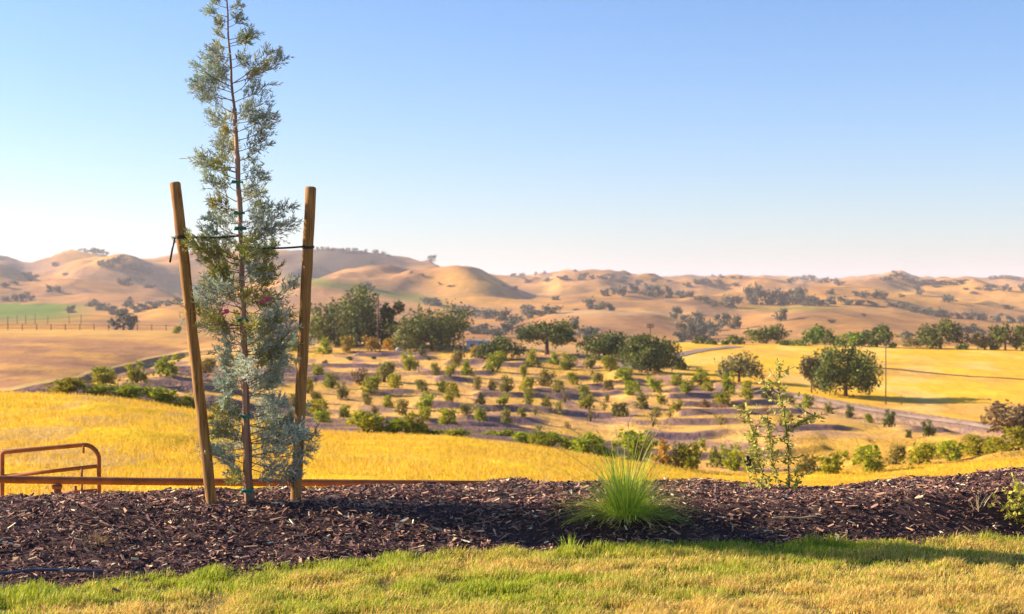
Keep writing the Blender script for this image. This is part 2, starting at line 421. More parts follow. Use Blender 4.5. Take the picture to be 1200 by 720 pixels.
M['pink_tape'] = simple('pink_tape', (0.75, 0.10, 0.22), 0.55, 0.3, 0.3)
M['rust'] = simple('rusted_pipe', (0.36, 0.13, 0.045), 0.75, 0.3, 0.45, 9, (1, 1, 1), 0.2, 0.3)
M['grass_clump'] = leaf_material('clump_blades', (0.20, 0.34, 0.02), (0.84, 0.86, 0.10), 0.48, 0.05)
M['straw'] = leaf_material('dry_straw', (0.45, 0.33, 0.16), (0.80, 0.66, 0.40), 0.3, 0.05)
M['pole'] = simple('pole_wood', (0.13, 0.09, 0.08), 0.9, 0.1, 0.3, 2)
M['white'] = simple('white_sheet_metal', (0.78, 0.76, 0.80), 0.6, 0.3, 0.08, 0.5)
M['sack'] = simple('sack_cloth', (0.5, 0.5, 0.45), 0.9, 0.1, 0.3, 4)
M['tag'] = simple('tag_plastic', (0.05, 0.035, 0.03), 0.6, 0.3, 0.2)
M['hose'] = simple('drip_hose', (0.05, 0.05, 0.08), 0.35, 0.6, 0.2)

def colour_attr_material(name, rough=0.8, spec=0.2, trans=0.0):
    m, nt, b = principled(name, rough, spec)
    a = attr(nt, 'cover', 0)
    nt.links.new(a, b.inputs['Base Color'])
    if trans:
        tr = nt.nodes.new('ShaderNodeBsdfTranslucent'); nt.links.new(a, tr.inputs[0])
        mx = nt.nodes.new('ShaderNodeMixShader'); mx.inputs[0].default_value = trans
        nt.links.new(b.outputs[0], mx.inputs[1]); nt.links.new(tr.outputs[0], mx.inputs[2])
        nt.links.new(mx.outputs[0], nt.nodes['Material Output'].inputs[0])
    return m
M['lawn_blade'] = colour_attr_material('lawn_blades', 0.6, 0.3, 0.4)
M['chip'] = colour_attr_material('bark_chips', 0.85, 0.12)
M['stubble'] = colour_attr_material('dry_stubble', 0.8, 0.1, 0.3)

# ---------------------------------------------------------------- ground sheets
def cols_u():
    """directions round the viewer: (sin, cos) with fine steps inside the view"""
    a = math.degrees(math.atan(680 / F))
    inner = np.linspace(-a, a, 561)
    outer = np.concatenate([np.linspace(-180, -60, 13), np.linspace(-60, -a, 24)[1:-1]])
    return np.radians(np.concatenate([outer, inner, -outer[::-1]]))
TH = cols_u()
def line_d(k):
    """distance of line k for every column, measured along the column's own ray"""
    u = np.where(np.abs(TH) < math.pi / 2 - 0.01, 600 + F * np.tan(np.clip(TH, -1.5, 1.5)), np.where(TH < 0, -400, 1600))
    u = np.clip(u, -400, 1600)
    D = np.interp(u, UG, DG[k])
    lim = math.atan(1000 / F)
    return np.where(np.abs(TH) <= lim, D / np.cos(TH), D * math.sqrt(1 + (1000 / F) ** 2))
def blend_d(k, f):
    return line_d(k) if f == 0 else line_d(k) * (1 - f) + line_d(k + 1) * f

def cover_colour(x, y, zone):
    d = np.maximum(y, 0.1); u = 600 + F * x / d
    z = height(x, y); row = HOR - z * F / d
    def C(c): return np.tile(np.array(c, float), (len(x), 1))
    def mix(a, b, t): return a * (1 - t[:, None]) + b * t[:, None]
    def blob(u0, r0, su, sr): return np.exp(-(((u - u0) / su) ** 2 + ((row - r0) / sr) ** 2) ** 2)
    big = fbm(x / 40, y / 40, 3, 21)
    if zone == 'lawn': return mix(C((0.12, 0.12, 0.03)), C((0.28, 0.20, 0.08)), sm(-0.3, 0.3, fbm(x / 0.8, y / 0.5, 3, 31)))
    if zone == 'mulch': return C((0.085, 0.055, 0.045))
    if zone == 'near':
        c = mix(C((0.88, 0.60, 0.022)), C((0.86, 0.52, 0.026)), sm(-0.3, 0.4, fbm(x / 9, y / 14, 3, 22)))
        c = mix(c, C((0.60, 0.38, 0.15)), sm(0.05, 0.35, fbm(x / 1.6 + 3, y / 8, 3, 24)) * 0.75 * (1 - 0.7 * sm(200, 340, u)))
        return c
    if zone == 'orchard':
        c = mix(C((0.88, 0.51, 0.13)), C((0.34, 0.21, 0.17)), sm(0.02, 0.28, fbm((x + 0.25 * y) / 4.0, y / 11, 4, 25)) * 0.8)
        c = mix(c, C((0.74, 0.45, 0.07)), sm(0.0, 0.3, fbm(x / 9, y / 18, 3, 27)) * 0.8)
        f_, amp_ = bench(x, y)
        c = mix(c, C((0.22, 0.14, 0.15)), (1 - sm(0.20, 0.36, f_)) * sm(0, 0.03, f_) * amp_ * 0.85)  # bare soil on the bench steps, painted darker to deepen their shade
        k = sm(880, 960, u) * sm(505, 520, row); c = mix(c, C((0.72, 0.42, 0.06)), k)
        k = sm(800, 950, u) * (1 - sm(0, 26, row - (463 + (u - 900) * 0.15))); c = mix(c, C((0.40, 0.27, 0.19)), np.clip(k, 0, 1) * 0.8)
        # bare earth of the cut bank below the field edge, its shade painted in
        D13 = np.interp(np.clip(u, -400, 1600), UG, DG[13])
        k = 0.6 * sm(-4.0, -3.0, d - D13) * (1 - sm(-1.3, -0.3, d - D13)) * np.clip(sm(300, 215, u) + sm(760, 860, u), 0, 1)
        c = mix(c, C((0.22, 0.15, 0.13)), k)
        return c
    if zone == 'fields':
        left = mix(C((0.62, 0.34, 0.10)), C((0.46, 0.24, 0.11)), sm(-0.3, 0.3, fbm(x / 30, y / 14, 4, 28)))
        left = mix(left, C((0.34, 0.18, 0.10)), sm(0.0, 0.4, fbm(x / 4.5, y / 12, 4, 35)) * 0.75)
        left = mix(left, C((0.68, 0.42, 0.10)), (1 - sm(388, 402, row)) * 0.7)
        D13 = np.interp(np.clip(u, -400, 1600), UG, DG[13])
        left = mix(left, C((0.72, 0.48, 0.16)), 1 - sm(2, 5, d - D13))
        right = mix(C((0.86, 0.50, 0.040)), C((0.74, 0.41, 0.07)), sm(-0.1, 0.45, fbm(x / 60, y / 16, 3, 29)))
        right = mix(right, C((0.56, 0.33, 0.09)), sm(0.02, 0.4, fbm(x / 14, y / 24, 4, 33)) * 0.7)
        right = mix(right, C((0.84, 0.62, 0.20)), sm(0.1, 0.4, fbm(x / 7 + 9, y / 16, 3, 34)) * 0.5)
        midc = C((0.60, 0.36, 0.14))
        c = mix(left, midc, sm(240, 330, u)); c = mix(c, right, sm(735, 775, u))
        return c
    # hills and valley
    base = mix(C((0.55, 0.315, 0.125)), C((0.70, 0.40, 0.09)), sm(-0.3, 0.3, fbm(x / 260, y / 260, 3, 41)))
    base = mix(base, C((0.36, 0.215, 0.15)), sm(0.0, 0.35, fbm(x / 120, y / 90, 3, 43)) * 0.5)
    k = sm(600, 900, u) * 0.5; base = mix(base, C((0.60, 0.34, 0.10)), k)
    base = mix(base, C((0.24, 0.17, 0.12)), sm(0.12, 0.4, fbm(x / 45, y / 110, 3, 47)) * 0.55)
    base = mix(base, C((0.27, 0.17, 0.115)), np.clip(1 - np.abs(fbm(x / 110 + 0.2 * y / 110, y / 300, 3, 48)) * 9, 0, 1) * 0.55)
    base = mix(base, C((0.68, 0.42, 0.18)), sm(0.1, 0.4, fbm(x / 30, y / 90, 3, 49)) * 0.45)
    g = (row < 379) * (row > 356) * (1 - sm(60, 130, u + (row - 356) * 0.6)); base = mix(base, C((0.18, 0.30, 0.03)), g.astype(float) * (1 - sm(368, 379, row) * 0.7))
    gs = np.exp(-((row - (332 + (u - 380) * 0.165)) / 5.5) ** 4) * sm(320, 345, u) * (1 - sm(500, 530, u)); base = mix(base, C((0.20, 0.25, 0.04)), gs * 0.9)
    gs = np.exp(-((row - 343) / 3.0) ** 4) * sm(600, 620, u) * (1 - sm(660, 700, u)) * (d > 1400); base = mix(base, C((0.26, 0.22, 0.09)), gs * 0.5)
    o = blob(120, 303, 42, 9) + blob(545, 330, 50, 16) + 0.5 * blob(665, 336, 65, 9) + blob(1150, 345, 120, 16); base = mix(base, C((0.80, 0.47, 0.11)), np.clip(o, 0, 1) * 0.8)
    o = blob(715, 367, 100, 3.0); base = mix(base, C((0.78, 0.56, 0.30)), np.clip(o, 0, 1) * 0.8)
    o = blob(925, 362, 70, 3.5); base = mix(base, C((0.30, 0.30, 0.06)), np.clip(o, 0, 1) * 0.7)
    # chaparral on the far ridge
    o = np.exp(-((u - 395) / 75) ** 4) * sm(2050, 2150, d) * sm(2700, 2600, d); base = mix(base, C((0.10, 0.10, 0.09)), np.clip(o, 0, 1) * 0.95)
    o = blob(30, 312, 40, 9) * (d > 1500); base = mix(base, C((0.34, 0.26, 0.22)), np.clip(o, 0, 1) * 0.6)
    return base * np.array((0.90, 0.80, 0.68))

def sheet(name, k0, f0, k1, f1, n, zone, mat, power=1.0, lift=0.0, fine=None):
    D0 = blend_d(k0, f0); D1 = blend_d(k1, f1)
    t = np.linspace(0, 1, n)
    G = D0[None, :] * (D1 / D0)[None, :] ** t[:, None] if power == 'log' else D0[None, :] + (D1 - D0)[None, :] * t[:, None] ** power
    X = G * np.sin(TH)[None, :]; Y = G * np.cos(TH)[None, :]
    Z = height(X, Y)
    if fine is not None: Z = Z + fine(X, Y, t[:, None] * np.ones_like(X))
    V = np.stack([X, Y, Z], -1).reshape(-1, 3)
    nc = len(TH)
    i = np.arange(n - 1)[:, None] * nc + np.arange(nc - 1)[None, :]
    Q = np.stack([i, i + 1, i + 1 + nc, i + nc], -1).reshape(-1, 4)
    c = cover_colour(V[:, 0].astype(float), V[:, 1].astype(float), zone)
    me = mesh_np(name, V, Q, None, {'cover': c}, True)
    o = link(name, me, mat)
    o['kind'] = 'structure'
    return o

def edge_fade(t): return sm(0, 0.04, t) * (1 - sm(0.96, 1, t))
def bench(X, Y):
    """planting benches: how far up its step a point lies (0..1) and how marked the step is"""
    q = (Y - 0.42 * X + 7.0 * fbm(X / 34, Y / 34, 2, 55) + 1.2 * fbm(X / 5, Y / 5, 2, 56)) / 10.0
    f = q - np.floor(q)
    amp = sm(-0.12, 0.16, fbm(X / 8.0 + 13 * np.floor(q), Y / 60, 2, 57))
    return f, amp
def terraces(X, Y, t):
    a = fbm((X + 0.25 * Y) / 5.5, Y / 10.0, 3, 51) * 0.28
    f, amp = bench(X, Y)
    step = sm(0, 0.2, f) * (1 - (f - 0.2).clip(0, 1) / 0.8)
    return (a + step * amp * 0.62) * sm(0, 0.12, t) * (1 - sm(0.86, 0.93, t))
def mulch_lumps(X, Y, t): return (fbm(X / 0.35, Y / 0.35, 4, 61) * 0.04) * sm(0, 0.05, t)
TERR = {}
sheet('lawn_ground', 0, 0, 2, 0, 60, 'lawn', M['lawn_soil'])
sheet('mulch_bed', 2, 0, 5, 0, 110, 'mulch', M['mulch_soil'], fine=mulch_lumps)
sheet('near_field_ground', 5, 0, 8, 0.6 * 0, 150, 'near', M['dry_field'], 'log', fine=lambda X, Y, t: 0.10 * fbm(X / 1.6, Y / 2.6, 3, 71) * edge_fade(t) + 0.16 * fbm(X / 5, Y / 3, 2, 72) * edge_fade(t))
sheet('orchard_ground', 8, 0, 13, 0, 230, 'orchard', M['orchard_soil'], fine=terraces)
sheet('field_ground', 13, 0, 15, 0, 110, 'fields', M['far_field'], 'log')
sheet('hills', 15, 0, DG.shape[0] - 1, 0, 340, 'hills', M['hill_grass'], 'log')

def ground_z(x, y):
    """surface height including the small relief of its sheet"""
    x = np.asarray(x, float); y = np.asarray(y, float)
    z = height(x, y)
    u = np.clip(600 + F * x / np.maximum(y, 0.3), -400, 1600)
    L = lambda k: np.interp(u, UG, DG[k])
    t = (y - L(2)) / (L(5) - L(2)); z = z + np.where((t > 0) & (t < 1), mulch_lumps(x, y, t), 0)
    t = (y - L(8)) / (L(13) - L(8)); z = z + np.where((t > 0) & (t < 1), terraces(x, y, t), 0)
    return z
def place(u, row, dmin=5.0, dmax=9000.0):
    x, y, z = hit(u, row, dmin, dmax)
    return x, y, float(ground_z(np.array([x]), np.array([y]))[0])

# ---------------------------------------------------------------- road and field track, draped as sheets
def ribbon(name, pts, width, mat, lift=0.06, dmin=110, dmax=450, n=90):
    P = np.array([hit(u, r, dmin, dmax)[:2] for u, r in pts])
    s = np.concatenate([[0], np.cumsum(np.linalg.norm(np.diff(P, axis=0), axis=1))])
    q = np.linspace(0, s[-1], n)
    X = np.interp(q, s, P[:, 0]); Y = np.interp(q, s, P[:, 1])
    for _ in range(6):
        X[1:-1] = (X[:-2] + X[1:-1] * 2 + X[2:]) / 4; Y[1:-1] = (Y[:-2] + Y[1:-1] * 2 + Y[2:]) / 4
    tx, ty = np.gradient(X), np.gradient(Y); L = np.hypot(tx, ty); nx, ny = -ty / L, tx / L
    m = 9; V = []
    for j in range(m):
        o = (j / (m - 1) - 0.5) * width
        x, y = X + nx * o, Y + ny * o
        V.append(np.stack([x, y, ground_z(x, y) + lift], -1))
    V = np.stack(V, 1).reshape(-1, 3)
    i = np.arange(n - 1)[:, None] * m + np.arange(m - 1)[None, :]
    Q = np.stack([i, i + 1, i + 1 + m, i + m], -1).reshape(-1, 4)
    o = link(name, mesh_np(name, V, Q, None, None, True), mat); o['kind'] = 'structure'
    return o
ribbon('gravel_road', [(728, 433.0), (745, 429), (762, 425), (785, 419), (810, 413.5), (835, 409), (865, 406.5)], 3.4, M['road'], 0.12)
ribbon('lower_road', [(895, 461), (950, 470), (1000, 478.5), (1050, 487), (1100, 494.5), (1150, 501), (1230, 511)], 0.6, M['road'], 0.14)
ribbon('field_track', [(1010, 431), (1040, 433), (1090, 437.5), (1140, 442), (1200, 445.5), (1250, 448)], 1.4, M['track'], 0.08)

# ---------------------------------------------------------------- haze
if HAZE:
    mb = MB(); mb.box((0, 5400, 60), (15000, 11800, 200 + 20))
    m = bpy.data.materials.new('haze'); m.use_nodes = True; hn = m.node_tree
    for n_ in list(hn.nodes):
        if n_.type != 'OUTPUT_MATERIAL': hn.nodes.remove(n_)
    pv = hn.nodes.new('ShaderNodeVolumePrincipled'); pv.inputs['Color'].default_value = (0.88, 0.88, 1.0, 1); pv.inputs['Density'].default_value = 0.0001
    pv.inputs['Anisotropy'].default_value = 0.2
    hn.links.new(pv.outputs[0], [n_ for n_ in hn.nodes if n_.type == 'OUTPUT_MATERIAL'][0].inputs['Volume'])
    hz = mb.build('haze', m, smooth=False); hz['kind'] = 'stuff'
#@@PART2
# ---------------------------------------------------------------- foliage builders
def leaf_quads(C, size, rs, aspect=0.7, up=0.0):
    """one randomly turned small leaf-clump face per centre"""
    n = len(C)
    a = rs.normal(size=(n, 3)); a[:, 2] *= (1 - up * 0.5); a /= np.linalg.norm(a, axis=1)[:, None]
    b = rs.normal(size=(n, 3)); b -= a * (a * b).sum(1)[:, None]; b /= np.linalg.norm(b, axis=1)[:, None]
    s = size * rs.uniform(0.6, 1.3, n)[:, None]
    a = a * s; b = b * s * aspect
    V = np.stack([C - a * 0.5, C + b * 0.5 - a * 0.1, C + a * 0.5, C - b * 0.5 + a * 0.1], 1).reshape(-1, 3)
    Q = np.arange(n * 4).reshape(-1, 4)
    return V, Q

def crown_mesh(name, seed, w, h, n, leaf, base=0.15, lobes=14, shell=0.45, mat=None, ragged=0.25, rads=(0.17, 0.27), flat=1.0):
    """leaf clumps spread through lumpy lobes: w wide, h tall, bottom at z = base*h"""
    rs = np.random.RandomState(seed)
    L = []
    for i in range(lobes):
        a = rs.uniform(0, 2 * math.pi); r = math.sqrt(rs.uniform(0, 1)) * 0.36 * w
        zz = base * h + (h * (1 - base)) * (0.22 + 0.62 * rs.uniform(0, 1) * (1 - 0.75 * (r / (0.5 * w)) ** 2 * flat))
        rad = w * rs.uniform(*rads)
        L.append((r * math.cos(a), r * math.sin(a), zz, rad, rad * rs.uniform(0.6, 0.95)))
    L = np.array(L)
    wt = L[:, 3] ** 2; k = rs.choice(lobes, n, p=wt / wt.sum())
    v = rs.normal(size=(n, 3)); v /= np.linalg.norm(v, axis=1)[:, None]
    rr = rs.uniform(0, 1, n) ** shell * (1 + ragged * rs.normal(size=n) * 0.5)
    C = L[k, :3] + v * rr[:, None] * np.stack([L[k, 3], L[k, 3], L[k, 4]], 1)
    # sub-clumps: pull leaves towards a set of tufts so that gaps open between them
    tufts = C[rs.choice(n, max(20, n // 22))]
    j = rs.randint(0, len(tufts), n)
    m = rs.uniform(size=n) < 0.55
    C[m] = tufts[j[m]] + rs.normal(size=(m.sum(), 3)) * w * 0.028
    C[:, 2] = np.clip(C[:, 2], 0.02 * h + rs.uniform(0, 0.06, n) * h, None)
    for ax_ in (0, 1):
        lo, hi = np.percentile(C[:, ax_], (2, 98)); sc_ = (w - leaf * 0.8) / (hi - lo); mid = (lo + hi) / 2
        C[:, ax_] = (C[:, ax_] - mid) * sc_; L[:, ax_] = (L[:, ax_] - mid) * sc_
    lo, hi = np.percentile(C[:, 2], (1, 99)); zl = base * h; sc_ = (h - leaf * 0.4 - zl) / (hi - lo)
    C[:, 2] = zl + (C[:, 2] - lo) * sc_; L[:, 2] = zl + (L[:, 2] - lo) * sc_
    V, Q = leaf_quads(C, leaf, rs)
    tint = np.clip(rs.uniform(0, 0.6, n) + 0.35 * vnoise(C[:, 0] / (w * 0.12), C[:, 2] / (w * 0.12) + C[:, 1] / (w * 0.2), seed), 0, 1)
    me = mesh_np(name, V, Q, None, {'tint': np.repeat(tint, 4)}, False)
    if mat: me.materials.append(mat)
    return me, L

def trunk_mesh(name, seed, h, L, r0, fork=0.3, nl=6, mat=None, lean=0.0):
    rs = np.random.RandomState(seed + 500); mb = MB()
    top = np.array([lean * h, 0, h * fork])
    mb.tube([(0, 0, -0.3), (lean * h * 0.3, 0, h * fork * 0.5), top], [r0 * 1.4, r0, r0 * 0.85], 7)
    idx = rs.permutation(len(L))[:nl]
    for i in idx:
        e = L[i, :3] + np.array([0, 0, L[i, 4] * 0.3]); mid = top * 0.45 + e * 0.55 + np.array([0, 0, -0.08 * h]) + rs.normal(size=3) * 0.03 * h
        mb.tube([top * 0.98, mid, e], [r0 * 0.6, r0 * 0.35, r0 * 0.12], 5)
    me = mb.mesh(name); me.materials.append(mat or M['bark']); return me

def tree(name, label, cat, u, row, wpx, hpx, mat, seed, n, leafpx=3.0, group=None, fork=0.3, base=0.15, r0=0.03, ragged=0.25, lobes=14, dmin=120, dmax=460, nl=6, flat=1.0, trunk=True, dist=None, shell=0.45):
    x, y, z = place(u, row, dmin, dmax)
    k = y / F; w, h = wpx * k, hpx * k
    t = empty(name, (x, y, z - 0.05))
    tag(t, label, cat, group)
    cm, L = crown_mesh('crown', seed, w, h, n, leafpx * k, base, lobes, mat=mat, ragged=ragged, flat=flat, shell=shell)
    link('crown', cm, None, t)
    if trunk: link('trunk', trunk_mesh('trunk', seed, h, L, r0 * w, fork, nl), None, t)
    return t

# ---------------------------------------------------------------- oaks along the top of the orchard and round the fields
OK_, OP, OB = M['oak'], M['oak_pale'], M['oak_bright']
tree('oak_tree', 'largest dark oak with sunlit green left flank, left of the tall bare pole', 'tree', 404, 407, 82, 68, OK_, 1, 11000, 3.2, fork=0.25, base=0.05, lobes=18)
tree('oak_tree', 'narrow dark oak just right of the tall bare pole', 'tree', 458, 405, 26, 50, OK_, 2, 4200, 3.0, fork=0.3, base=0.05, lobes=10)
tree('oak_tree', 'broad dark rounded oak between the bare pole and the white shed', 'tree', 506, 411, 78, 50, OK_, 3, 9500, 3.0, fork=0.2, base=0.06, lobes=18, flat=0.6)
tree('oak_tree', 'open airy oak with a visible forked trunk behind the orchard', 'tree', 641, 416, 64, 40, OK_, 4, 5200, 2.8, fork=0.42, base=0.32, r0=0.035, nl=10, ragged=0.4)
tree('oak_tree', 'olive oak between the airy oak and the dense round oak', 'tree', 708, 422, 54, 32, M['oak'], 5, 5200, 2.8, fork=0.3, base=0.1)
tree('oak_tree', 'dense round dark oak standing left of the gravel road', 'tree', 762, 436, 60, 42, OK_, 6, 8500, 3.0, fork=0.2, base=0.03, lobes=18, flat=0.6)
tree('oak_tree', 'ragged pale brown oak on the golden field below the gravel road', 'tree', 866, 448, 52, 34, OP, 7, 3000, 2.8, fork=0.35, base=0.12, ragged=0.7, nl=9)
tree('oak_tree', 'big dark rounded oak standing in the golden field by the lower road', 'tree', 991, 465, 72, 58, OK_, 8, 9500, 3.1, fork=0.3, base=0.12, lobes=18)
tree('oak_tree', 'slim grey oak touching the left side of the big field oak', 'tree', 951, 461, 27, 43, OP, 9, 3400, 2.9, fork=0.4, base=0.2, lobes=10)
tree('oak_bush', 'low dark oak scrub right of the white shed', 'shrub', 586, 422, 52, 26, OK_, 10, 4200, 2.8, fork=0.2, base=0.0, flat=0.8)
tree('oak_bush', 'small dark bush where the gravel road leaves the dense oak', 'shrub', 796, 434, 18, 15, OK_, 11, 1200, 2.5, fork=0.2, base=0.0)
tree('oak_tree', 'grey leafless-looking thicket left of the largest oak', 'thicket', 352, 402, 30, 24, OP, 12, 1400, 2.3, fork=0.3, base=0.0)

# ---------------------------------------------------------------- trees on the far edge of the golden field
def edge_tree(name, label, u, row, w, h, mat, seed, n, **k):
    x, y, z = place(u, 404.5 if u > 800 else row, 250, 340)
    return None
EDGE = [
 (898, 403, 44, 22, OK_, 'flat-topped dark oak beyond the golden field edge', 3000),
 (862, 404, 20, 11, OK_, 'low dark oak left of the flat-topped oak', 1000),
 (955, 404, 26, 24, OB, 'bright green tree left of its darker neighbour beyond the field', 2000),
 (973, 405, 20, 19, OK_, 'dark green tree right of the bright green tree', 1300),
 (1001, 406, 32, 17, OB, 'low yellow-green willow between two dark trees beyond the field', 1800),
 (1028, 407, 34, 26, M['oak'], 'dark green tree directly behind the thin field pole', 2400),
 (1102, 409, 48, 34, M['oak'], 'tallest wide oak on the far edge of the golden field', 4000),
 (1146, 410, 26, 22, OP, 'greyish oak right of the tallest field-edge oak', 1600),
 (1178, 411, 34, 31, OK_, 'spreading oak near the end of the field edge with a forked trunk', 2600),
 (1203, 412, 26, 32, OK_, 'dark oak cut off by the picture edge', 1800),
]
for i, (u, r, w_, h_, mt, lb, n) in enumerate(EDGE):
    t = tree('field_edge_tree', lb, 'tree', u, r, w_, h_, mt, 30 + i, n, 2.6, 'trees on the far edge of the golden field', fork=0.3, base=0.08, dmin=300, dmax=460)
LOW = [(835, 404, 16, 7, M['oak']), (932, 405, 30, 8, OB), (918, 405, 14, 7, OK_), (985, 406, 16, 9, OK_), (1046, 408, 10, 7, OB), (1068, 407, 20, 14, OP), (1127, 410, 16, 7, OB), (820, 403, 18, 9, OK_), (1165, 410, 12, 6, OK_), (850, 404, 10, 6, OB)]
LOWL = ['low dark scrub left of the small field-edge oak', 'long low green scrub between flat-topped oak and bright green tree', 'small dark scrub touching the flat-topped oak', 'small dark scrub between the paired trees and the willow', 'little green bush just right of the thin field pole', 'grey scrub midway between thin pole tree and tallest oak',
        'little green bush below the right side of the tallest oak', 'dark scrub at the left end of the golden field edge', 'little dark bush left of the spreading oak', 'little green bush left of the low dark oak']
for i, (u, r, w_, h_, mt) in enumerate(LOW):
    tree('field_edge_scrub', LOWL[i], 'shrub', u, r, w_, h_, mt, 50 + i, 500, 2.3, 'scrub on the far edge of the golden field', base=0.0, dmin=290, dmax=460, trunk=False)

# ---------------------------------------------------------------- orchard bushes
def bush_proto(seed, kind):
    """unit bush: 1 wide, 1 tall"""
    rs = np.random.RandomState(seed)
    n = {'full': 1500, 'twiggy': 420, 'wide': 1800}[kind]
    cm, L = crown_mesh('crown', seed, 0.92 if kind != 'wide' else 0.95, 1.0, n, 0.105 if kind != 'twiggy' else 0.09, {'full': 0.02, 'twiggy': 0.1, 'wide': 0.0}[kind], 10 if kind != 'wide' else 16, 0.5, None, 0.45, flat=0.7, rads=(0.2, 0.3) if kind != 'twiggy' else (0.15, 0.25))
    mb = MB()
    for i in range(7 if kind != 'twiggy' else 16):
        a = rs.uniform(0, 6.28); e = rs.uniform(0.15, 0.42)
        mb.tube([(0.02 * math.cos(a), 0.02 * math.sin(a), -0.06), (e * 0.35 * math.cos(a), e * 0.35 * math.sin(a), 0.35), (e * math.cos(a), e * math.sin(a), rs.uniform(0.6, 0.95))], [0.028, 0.018, 0.006], 4)
    st = mb.mesh('stems'); st.materials.append(M['bark'])
    return cm, st
PROTO = {k: [bush_proto(100 + 10 * j + i, k) for i in range(4)] for j, k in enumerate(('full', 'twiggy', 'wide'))}
_mm = {}
def with_mat(me, mat):
    key = (me.name, mat.name)
    if key not in _mm:
        c = me.copy(); c.materials.clear(); c.materials.append(mat); _mm[key] = c
    return _mm[key]
ORD = ['first', 'second', 'third', 'fourth', 'fifth', 'sixth', 'seventh', 'eighth', 'ninth', 'tenth', 'eleventh', 'twelfth', 'thirteenth', 'fourteenth', 'fifteenth', 'sixteenth', 'seventeenth', 'eighteenth', 'nineteenth', 'twentieth',
       'twenty-first', 'twenty-second', 'twenty-third', 'twenty-fourth', 'twenty-fifth', 'twenty-sixth', 'twenty-seventh', 'twenty-eighth', 'twenty-ninth', 'thirtieth']
LOOK = {'g': ('bright green', 'bush'), 'o': ('olive', 'bush'), 'y': ('golden yellow', 'bush_gold'), 'b': ('brown', 'bush_brown'), 'd': ('dull', 'bush_dull'), 'k': ('dark green', 'oak')}
def bush(u, row, wp, hp, look, kind, label, group, name='orchard_bush', dmin=88, dmax=300):
    x, y, z = place(u, row, dmin, dmax)
    k = y / F
    t = empty(name, (x, y, z - 0.04)); t.rotation_euler[2] = rnd.uniform(0, 6.28)
    t.scale = (wp * k, wp * k, hp * k)
    tag(t, label, 'bush', group)
    cm, st = PROTO[kind][rnd.randrange(4)]
    link('crown', with_mat(cm, M[LOOK[look][1]]), None, t)
    link('stems', st, None, t)
    return t
def bush_row(where, group, items, **k):
    items = sorted(items)
    for i, it in enumerate(items):
        u, row, wp, hp, look = it[:5]; kind = it[5] if len(it) > 5 else 'full'
        lb = '%s bush, %s from left %s' % (LOOK[look][0], ORD[i], where)
        bush(u, row, wp * 1.12, hp * 1.12, look, kind, lb, group, **k)

bush_row('in the low hedge below the left field bank', 'bushes at the foot of the left bank', [
 (79, 468, 37, 19, 'g', 'wide'), (118, 470, 34, 13, 'g', 'wide'), (122, 459, 26, 14, 'g', 'wide'), (153, 473, 36, 16, 'g', 'wide'), (189, 477, 35, 17, 'g', 'wide'), (223, 481, 30, 18, 'g', 'wide'), (262, 487, 26, 16, 'g', 'wide')], name='hedge_bush')
bush_row('in the short row under the left field bank', 'bushes under the left field bank', [
 (123, 450, 24, 17, 'o'), (160, 454, 23, 22, 'o'), (196, 446, 26, 22, 'o'), (240, 441, 22, 17, 'd'), (268, 430, 16, 13, 'd'), (310, 428, 16, 14, 'o')])
bush_row('in the top orchard row beneath the oaks', 'top orchard row beneath the oaks', [
 (343, 412, 14, 14, 'o'), (380, 415, 18, 17, 'o'), (395, 405, 17, 12, 'y'), (407, 414, 14, 17, 'y'), (435, 413, 17, 16, 'y'), (457, 411, 15, 13, 'y'), (467, 409, 9, 18, 'g'),
 (485, 408, 22, 14, 'k'), (534, 432, 13, 18, 'd'), (558, 421, 17, 13, 'y'), (588, 424, 15, 11, 'o'), (624, 431, 17, 19, 'o'), (649, 427, 13, 13, 'o'), (666, 434, 18, 17, 'g'), (692, 433, 14, 15, 'd'), (716, 439, 17, 17, 'g')])
bush_row('in the second orchard row below the oaks', 'second orchard row', [
 (330, 432, 14, 13, 'o'), (450, 448, 20, 22, 'd'), (480, 437, 18, 20, 'o'), (547, 443, 14, 18, 'o'), (578, 437, 19, 19, 'o'), (614, 443, 10, 13, 'o'), (641, 453, 20, 18, 'd'), (731, 451, 21, 16, 'g'), (388, 455, 17, 16, 'g'), (422, 452, 20, 18, 'b'), (352, 436, 12, 12, 'd'), (372, 442, 13, 13, 'o'), (510, 441, 12, 13, 'd'), (528, 447, 13, 13, 'o'), (672, 452, 13, 13, 'o'), (700, 453, 13, 13, 'd')])
bush_row('in the third orchard row', 'third orchard row', [
 (495, 462, 13, 13, 'd'), (517, 461, 13, 14, 'o'), (578, 458, 11, 12, 'd'), (655, 466, 14, 14, 'd'), (684, 466, 12, 12, 'o'), (713, 460, 12, 12, 'd'), (875, 459, 12, 12, 'o'),
 (361, 461, 14, 17, 'o'), (434, 463, 20, 18, 'g'), (463, 457, 19, 16, 'g'), (559, 456, 11, 14, 'd'), (594, 465, 16, 18, 'd'), (617, 458, 15, 15, 'o'), (741, 464, 18, 15, 'g'), (767, 461, 17, 17, 'g'), (793, 453, 16, 13, 'o'), (821, 451, 22, 17, 'o'), (854, 462, 15, 23, 'g')])
